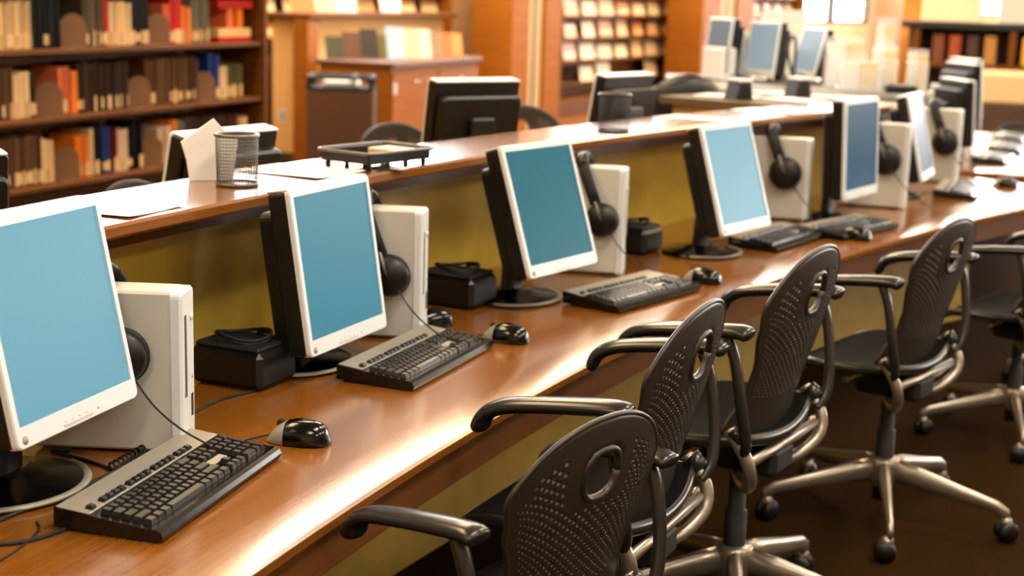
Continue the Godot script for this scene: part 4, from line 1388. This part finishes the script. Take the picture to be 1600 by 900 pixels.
func _back_of_room() -> void:
	# half wall with a wooden cap
	var hw := thing("half_wall", "tan half wall with wooden cap and orange-brown end post behind the brown bin", "half wall", room(-6.86, 11.42), ROOM_YAW)
	part("wall_body", box(Vector3(0.30, 1.31, 3.0), 0.0, Vector3(-0.02, 0.655, -1.5)), M.plaster_warm, hw)
	part("end_post", box(Vector3(0.15, 1.31, 0.20), 0.006, Vector3(0.19, 0.655, 0.02)), M.cabinet_wood, hw)
	part("cap", box(Vector3(0.52, 0.05, 3.15), 0.008, Vector3(0.03, 1.335, -1.45)), M.shelf_wood, hw)
	part("base_strip", box(Vector3(0.31, 0.10, 0.03), 0.004, Vector3(-0.02, 0.05, 0.012)), M.trim_brown, hw)
	var plate := part("outlet", box(Vector3(0.075, 0.115, 0.008), 0.002, Vector3(-0.06, 0.43, 0.004)), M.case_white, hw)
	for y in [0.41, 0.45]:
		part("socket", box(Vector3(0.03, 0.025, 0.004), 0.001, Vector3(-0.06, y, 0.009)), M.wire_grey, plate)
	var boards := [["orange and cream leaflet box at the near end of the half wall's cap", 0.16, "salmon"], ["pale leaflet holder on the half wall's cap, second from its near end", 0.55, "cream"], ["white leaflet holder on the half wall's cap, third from its near end", 0.95, "white"], ["white leaning booklet farther along the half wall's cap", 1.9, "white"]]
	for b in boards:
		var m: Material = {"salmon": mat(Color(0.85, 0.5, 0.28), 0.6), "cream": M.cream_paper, "white": M.paper}[b[2]]
		var h := thing("leaflet_holder", b[0], "leaflet holder", room(-6.80, 11.42 + b[1], 1.36), ROOM_YAW + 55.0, "leaflets on the half wall")
		leaning(h, 0.24, 0.28, m, M.cream_paper)
	# bin
	var bin := thing("waste_bin", "tall brown bin with an open black frame top before the half wall", "bin", Vector3(-1.478, 0, -12.15), 3.0)
	part("body", box(Vector3(0.56, 0.76, 0.45), 0.012, Vector3(0, 0.38, 0)), M.bin_brown, bin)
	var st := new_st()
	for sx in [-1.0, 1.0]:
		for sz in [-1.0, 1.0]:
			put_box(st, Vector3(sx * 0.255, 0.81, sz * 0.20), Vector3(0.045, 0.10, 0.045), 0.006)
	put_box(st, Vector3(0, 0.775, 0), Vector3(0.565, 0.03, 0.455), 0.008)
	for sz in [-1.0, 1.0]:
		put_box(st, Vector3(0, 0.865, sz * 0.205), Vector3(0.565, 0.03, 0.05), 0.008)
	for sx in [-1.0, 0.42, 1.0]:
		put_box(st, Vector3(sx * 0.255, 0.865, 0), Vector3(0.05, 0.03, 0.42), 0.008)
	part("top_frame", done(st), M.black_soft, bin)
	part("bin_liner", box(Vector3(0.30, 0.06, 0.30), 0.02, Vector3(0.0, 0.815, 0)), M.paper, bin)
	# cabinet with two doors and drawers, booklets leaning on top
	var cab := thing("cabinet", "orange-brown wooden cabinet with two doors, booklets on its top", "cabinet", room(-5.69, 11.18), ROOM_YAW)
	var L := 1.86
	part("body", box(Vector3(0.70, 0.93, L), 0.004, Vector3(-0.37, 0.465, -L / 2)), M.cabinet_wood, cab)
	part("cabinet_top", box(Vector3(0.78, 0.045, L + 0.06), 0.008, Vector3(-0.36, 0.955, -L / 2)), M.fascia_wood, cab)
	for k in 2:
		var dz := -L * (0.25 + 0.5 * k)
		var door := part("door", box(Vector3(0.022, 0.82, L / 2 - 0.02), 0.004, Vector3(-0.008, 0.475, dz)), M.cabinet_wood, cab)
		part("handle", tube([Vector3(0.004, 0.80, dz - 0.07), Vector3(0.03, 0.80, dz - 0.06), Vector3(0.03, 0.80, dz + 0.06), Vector3(0.004, 0.80, dz + 0.07)], 0.007, 8), M.steel, door)
	part("lock_plate", box(Vector3(0.01, 0.10, 0.06), 0.002, Vector3(0.004, 0.75, -0.05)), M.case_panel, cab)
	var tops := [
		["dark green booklet leaning at the left end of the cabinet top", -0.62, 0.12, 0.20, Color(0.22, 0.22, 0.10)], ["brown booklet second from the left on the cabinet top", -0.55, 0.30, 0.24, Color(0.35, 0.2, 0.08)],
		["dark booklet third from the left on the cabinet top", -0.45, 0.45, 0.27, Color(0.14, 0.1, 0.07)], ["olive booklet before the blue and white one on the cabinet top", -0.38, 0.62, 0.22, Color(0.36, 0.33, 0.12)],
		["blue and white booklet leaning in the middle of the cabinet top", -0.16, 0.40, 0.30, Color(0.62, 0.72, 0.82)], ["pale booklet with a blue edge right of the middle", -0.16, 0.70, 0.28, Color(0.80, 0.72, 0.60)],
		["white booklet leaning steeply on the cabinet top", -0.18, 0.98, 0.27, Color(0.90, 0.84, 0.74)], ["grey-tan booklet third from the cabinet's right end", -0.18, 1.22, 0.24, Color(0.55, 0.47, 0.36)],
		["tan and red booklet second from the cabinet's right end", -0.18, 1.46, 0.23, Color(0.78, 0.42, 0.24)], ["orange booklet at the right end of the cabinet top", -0.18, 1.68, 0.22, Color(0.86, 0.55, 0.30)],
	]
	for b in tops:
		var h := thing("booklet", b[0], "booklet", room(-5.69 + b[1], 11.18 + b[2], 0.978), ROOM_YAW + 48.0, "booklets on the cabinet")
		leaning(h, 0.17, b[3], mat(b[4], 0.5), M.cream_paper)
	# columns
	for c in [["wooden column with a cream strip left of the display rack", -1.06, 0.0], ["wooden column with a cream strip right of the display rack", 3.66, 5.36], ["wooden column with a cream strip right of the bright windows", 13.6, 16.4]]:
		var w: float = c[2] - c[1]
		var o := thing("column", c[0], "column", display((c[1] + c[2]) / 2, 0.1), DISPLAY_YAW)
		o.set_meta("kind", "structure")
		for s in [-1.0, 1.0]:
			part("wood_pilaster", box(Vector3(w * 0.35, TOP, 0.55), 0.01, Vector3(s * w * 0.325, TOP / 2, -0.2)), M.column_wood, o)
		part("cream_strip", box(Vector3(w * 0.30, TOP, 0.45), 0.0, Vector3(0, TOP / 2, -0.2)), M.cream_strip, o)
		part("groove", box(Vector3(0.03, TOP, 0.02), 0.0, Vector3(0.0, TOP / 2, 0.03)), M.trim_brown, o)
	# display racks
	_rack("display rack between the two wooden columns", "rack between the wooden columns", 0.02, 4.42, 8, [1.33, 1.06, 0.79, 0.52], 1.60, 0.0, 6.0)
	_rack("display rack right of the second wooden column", "rack beside the white board", 5.42, 7.7, 5, [1.62, 1.33, 1.04], 1.95, 0.0)
	_rack("display rack left of the first column, above the half wall", "rack above the cabinet", -4.2, -1.10, 8, [1.52, 1.30, 1.08], 1.80, -0.60)

func _rack(label: String, short: String, q0: float, q1: float, n: int, rows: Array, top: float, out: float, swing := 0.0) -> void:
	var half := Vector2((q1 - q0) / 2, 0).rotated(deg_to_rad(swing))   # swung about its left end
	var mid := display(q0 + half.x, out - half.y)
	var o := thing("display_rack", "brown sloping " + label, "display rack", mid, DISPLAY_YAW + swing)
	var L := q1 - q0
	var low: float = rows[-1]
	part("back_panel", box(Vector3(L, 2.3, 0.04), 0.0, Vector3(0, 1.15, -0.36)), M.shelf_wood, o)
	part("base_cabinet", box(Vector3(L, low - 0.30, 0.42), 0.006, Vector3(0, (low - 0.30) / 2 + 0.14, -0.12)), M.shelf_wood, o)
	part("plinth", box(Vector3(L, 0.14, 0.46), 0.004, Vector3(0, 0.07, -0.10)), M.cabinet_wood, o)  # orange wood paints in the warm-lit floor in front of the rack
	for s in [-1.0, 1.0]:
		part("side_panel", box(Vector3(0.04, 2.3, 0.36), 0.004, Vector3(s * (L / 2 - 0.02), 1.15, -0.18)), M.cabinet_wood, o)
	var step := (L - 0.1) / n
	var all := rows.duplicate()
	if top > 0:
		all.push_front(top)
	var pal := [Color(0.90, 0.70, 0.46), Color(0.88, 0.60, 0.36), Color(0.92, 0.79, 0.58), Color(0.84, 0.50, 0.27), Color(0.88, 0.73, 0.53), Color(0.78, 0.46, 0.24), Color(0.90, 0.74, 0.50)]
	for i in all.size():
		var y: float = all[i]
		part("shelf", box(Vector3(L - 0.08, 0.022, 0.20), 0.003, Vector3(0, y - 0.012, -0.19)), M.shelf_wood, o)
		part("lip", box(Vector3(L - 0.08, 0.035, 0.014), 0.003, Vector3(0, y + 0.005, -0.085)), M.shelf_wood, o)
		for k in n:
			var sparse: bool = i == all.size() - 1 and n == 8 and q0 > 0 and (k % 3 == 1 or k == 5)
			if sparse:
				continue
			var x := -L / 2 + 0.05 + step * (k + 0.5)
			var w := step * rng.randf_range(0.60, 0.82)
			var h := rng.randf_range(0.19, 0.235)
			var p := mid + Basis(Vector3.UP, deg_to_rad(DISPLAY_YAW + swing)) * Vector3(x, y, -0.125)
			var ci := rng.randi_range(0, pal.size() - 1)
			var cn: String = ["tan", "orange", "cream", "rust", "sand", "dark orange", "honey"][ci]
			var b := thing("magazine", "%s magazine, %s row, %s from left, %s" % [cn, ordinal(i), ordinal(k), short], "magazine", p, DISPLAY_YAW + swing, "magazines in the display racks")
			var m := mat(pal[ci], 0.45)
			var tb := Basis(Vector3.RIGHT, -0.22)
			part("cover", box(Vector3(w, h, 0.006), 0.0, Vector3(0, h / 2, 0)), m, b, Transform3D(tb, Vector3.ZERO))
			part("title_band", box(Vector3(w * 0.9, h * 0.22, 0.003), 0.0, Vector3(0, h * (0.80 if rng.randf() > 0.4 else 0.35), 0.0035)), mat(pal[(ci + 3) % 7].lerp(Color(1, 0.9, 0.7), 0.4), 0.45), b, Transform3D(tb, Vector3.ZERO))

# ---------------------------------------------------------------- island counter beyond the partition
func _island() -> void:
	var y := 1.10
	var o := thing("island_counter", "long grey-topped counter in the middle distance carrying white monitors and holders", "counter", Vector3(1.66, 0, -8.95), -4.0)
	part("counter_top", box(Vector3(1.46, 0.055, 1.5), 0.008, Vector3(0, y - 0.0275, 0)), M.grey_counter, o)
	part("counter_body", box(Vector3(1.38, y - 0.055, 1.35), 0.004, Vector3(0, (y - 0.055) / 2, 0)), M.plaster, o)
	var grey := plain_screen(Color(0.56, 0.58, 0.59))
	var pale := plain_screen(Color(0.72, 0.78, 0.80))
	var g := "white monitors on the island counter"
	make_monitor("white monitor with grey screen at the left end of the island counter", Vector3(1.26, y + 0.22, -9.30), -70.0, 6.0, grey, 0.33, y, g)
	make_monitor("white monitor with pale screen in front of the big white sheet", Vector3(1.50, y + 0.21, -9.05), -64.0, 6.0, pale, 0.33, y, g)
	make_monitor("white monitor with bright top left of the clear leaflet holders", Vector3(1.78, y + 0.20, -9.0), -72.0, 14.0, pale, 0.30, y, g)
	make_tower("white computer tower under the first white monitor on the island counter", Vector3(1.30, y, -9.02), 20.0, 0.20, "towers on the island counter")
	make_tower("white computer tower between the two left white monitors on the island counter", Vector3(1.47, y, -9.38), 20.0, 0.30, "towers on the island counter")
	# big white board on a foot
	var b := thing("notice_board", "large blank white sheet standing upright behind the white monitors", "notice board", Vector3(1.76, y, -9.60), -6.0)
	part("board", box(Vector3(0.29, 0.42, 0.012), 0.003, Vector3(0, 0.225, 0)), M.paper, b, xf(Vector3.ZERO, Vector3(-4, 0, 5)))
	part("board_foot", box(Vector3(0.24, 0.02, 0.10), 0.004, Vector3(0, 0.01, 0)), M.trim_brown, b)
	# headphones on a stand in front of the counter's edge
	var h := thing("headset", "round black ear cup of a headset hanging on the island counter edge", "headset", Vector3(1.57, y, -8.29), -4.0)
	part("ear_cup", lathe([Vector2(0, -0.02), Vector2(0.036, -0.018), Vector2(0.047, -0.006), Vector2(0.047, 0.008), Vector2(0.03, 0.022), Vector2(0, 0.024)], 24), M.black, h, xf(Vector3(0, 0.030, 0.075), Vector3(90, 0, 0)))
	part("headband", tube(curve([Vector3(0, 0.05, 0.05), Vector3(-0.03, 0.14, 0.02), Vector3(-0.04, 0.24, -0.04), Vector3(-0.01, 0.30, -0.12), Vector3(0.02, 0.25, -0.2), Vector3(0.02, 0.03, -0.24)]), 0.009, 8), M.black_soft, h)
	part("headset_stand", box(Vector3(0.05, 0.010, 0.30), 0.003, Vector3(0, 0.005, -0.13)), M.black_soft, h)
	# clear leaflet holders
	var holders := [
		["wide clear leaflet holder full of white papers, left of the group", Vector3(1.95, y, -8.72), 0.24, 0.30, 4.0], ["low clear leaflet holder in front of the wide one", Vector3(1.98, y, -8.46), 0.22, 0.18, -4.0],
		["tall narrow clear holder leaning at the back of the group", Vector3(2.26, y, -9.05), 0.12, 0.42, -14.0], ["clear holder of white leaflets at the right of the group", Vector3(2.16, y, -8.62), 0.15, 0.26, -8.0],
		["clear holder at the right end of the island counter", Vector3(2.31, y, -8.45), 0.12, 0.25, -12.0],
	]
	for s in holders:
		var k := thing("leaflet_stand", s[0], "leaflet holder", s[1], s[4], "clear leaflet holders on the island counter")
		part("front_pane", box(Vector3(s[2], s[3] * 0.7, 0.004), 0.001, Vector3(0, s[3] * 0.35, 0.045)), M.acrylic, k)
		part("back_pane", box(Vector3(s[2], s[3], 0.004), 0.001, Vector3(0, s[3] * 0.5, -0.035)), M.acrylic, k)
		for e in [-1.0, 1.0]:
			part("side_pane", box(Vector3(0.004, s[3] * 0.7, 0.08), 0.001, Vector3(e * (s[2] / 2 - 0.002), s[3] * 0.35, 0.005)), M.acrylic, k)
		part("holder_base", box(Vector3(s[2], 0.005, 0.09), 0.001, Vector3(0, 0.0025, 0.005)), M.acrylic, k)
		for e in 2:
			part("leaflets", box(Vector3(s[2] * 0.44, s[3] * 0.86, 0.035), 0.002, Vector3(s[2] * (-0.235 + 0.47 * e), s[3] * 0.43 + 0.008, 0.0)), [M.paper, M.cream_paper][e], k)
	single("desk_phone", box(Vector3(0.18, 0.045, 0.12), 0.012, Vector3(0, 0.0225, 0)), M.black, "flat black desk phone on the island counter's right end", "phone", Vector3(2.20, y, -8.36), -10.0)
	single("counter_pad", box(Vector3(0.16, 0.016, 0.10), 0.004, Vector3(0, 0.008, 0)), M.black, "flat black pad near the left end of the island counter", "pad", Vector3(1.05, y, -8.42), 10.0)

# ---------------------------------------------------------------- far right: next desks, shelves and seats
func _far_right() -> void:
	var t := DESK_Y
	var o := thing("far_desk", "far continuation of the wooden computer desk with white keyboards", "desk", Vector3(3.08, 0, -9.32), 68.0)
	part("worktop", box(Vector3(2.7, 0.035, 0.74), 0.006, Vector3(-0.25, t - 0.0175, -0.03)), M.desk_wood, o)
	part("front_fascia", box(Vector3(2.7, 0.075, 0.03), 0.004, Vector3(-0.25, t - 0.075, 0.31)), M.fascia_wood, o)
	part("modesty_panel", box(Vector3(2.6, t - 0.04, 0.03), 0.0, Vector3(-0.25, (t - 0.04) / 2, -0.30)), M.mustard, o)
	var navy := plain_screen(Color(0.08, 0.28, 0.42))
	var g := "monitors on the far desk"
	make_monitor("monitor seen edge-on, black back left, tallest of the far cluster", Vector3(2.80, 1.06, -9.05), 100.0, 4.0, navy, 0.40, t, g)
	make_monitor("monitor seen edge-on just nearer than the tallest of the far cluster", Vector3(2.58, 1.00, -8.42), 98.0, 4.0, navy, 0.38, t, g)
	make_monitor("monitor seen edge-on farthest back in the far cluster", Vector3(3.12, 1.05, -10.05), 100.0, 4.0, navy, 0.40, t, g)
	make_tower("slim white tower right of the edge-on monitors, tallest of the far cluster", Vector3(2.72, t, -8.72), 66.0, 0.37, "towers on the far desk")
	make_tower("white tower behind the edge-on monitors on the far desk", Vector3(3.0, t, -9.55), 66.0, 0.37, "towers on the far desk")
	make_keyboard("keyboard on the far desk beyond the bend, nearest of the three", Vector3(2.80, t, -8.45), 66.0, false)
	make_keyboard("keyboard on the far desk beyond the bend, middle of the three", Vector3(3.10, t, -9.10), 66.0, false)
	make_keyboard("keyboard on the far desk beyond the bend, farthest of the three", Vector3(3.36, t, -9.80), 66.0, false)
	var led := thing("leather_chair", "dark leather chair at the far right edge of the picture", "chair", Vector3(3.95, 0, -11.3), 248.0)
	_leather_chair(led)
	# tall shelf unit with pale boards above and colourful things beneath
	var c := thing("shelf_unit", "dark shelf unit with pale boards above at the far right", "shelf unit", Vector3(5.05, 0, -15.6), -20.0)
	part("top_board", box(Vector3(2.2, 0.07, 0.5), 0.008, Vector3(0.15, 1.40, 0)), M.black_soft, c)
	for x in [-0.78, 0.2, 1.2]:
		part("upright", box(Vector3(0.07, 1.40, 0.45), 0.006, Vector3(x, 0.70, 0)), M.shelf_wood, c)
	part("rear_board", box(Vector3(2.1, 1.35, 0.03), 0.0, Vector3(0.15, 0.70, -0.22)), M.trim_brown, c)
	part("middle_shelf", box(Vector3(2.0, 0.04, 0.44), 0.004, Vector3(0.15, 0.98, 0)), M.shelf_wood, c)
	var boards := [["pale tan board standing on the dark shelf unit, left one", -0.45, 0.62, M.cream_paper], ["pale grey board standing on the dark shelf unit, right one", 0.30, 0.55, M.case_panel]]
	for b in boards:
		single("display_board", box(Vector3(b[2], 0.45, 0.03), 0.005, Vector3(0, 0.225, 0)), b[3], b[0], "board", Vector3(5.05, 1.436, -15.6) + Basis(Vector3.UP, deg_to_rad(-20)) * Vector3(b[1], 0, 0.05), -20.0)
	var toys := [[-0.55, "brown", Color(0.40, 0.20, 0.08)], [-0.38, "rust", Color(0.55, 0.22, 0.06)], [-0.20, "dark brown", Color(0.22, 0.12, 0.06)], [-0.02, "tan", Color(0.62, 0.42, 0.2)], [0.36, "yellow", Color(0.85, 0.62, 0.15)], [0.52, "orange", Color(0.82, 0.42, 0.12)], [0.70, "brown-red", Color(0.42, 0.14, 0.06)]]
	for b in toys:
		single("box_file", box(Vector3(0.12, 0.30, 0.25), 0.008, Vector3(0, 0.15, 0)), mat(b[2], 0.5), "%s box file on the middle shelf of the dark shelf unit" % b[1], "box file", Vector3(5.05, 1.002, -15.6) + Basis(Vector3.UP, deg_to_rad(-20)) * Vector3(b[0], 0, 0.06), -20.0, "box files in the dark shelf unit")
	var s := thing("bench", "low beige upholstered bench before the dark shelf unit", "bench", Vector3(5.0, 0, -14.8), -20.0)
	part("cushion", box(Vector3(1.0, 0.34, 0.5), 0.04, Vector3(0, 0.80, 0)), M.cream_strip, s)
	part("plinth", box(Vector3(0.96, 0.63, 0.45), 0.01, Vector3(0, 0.315, 0)), M.trim_brown, s)
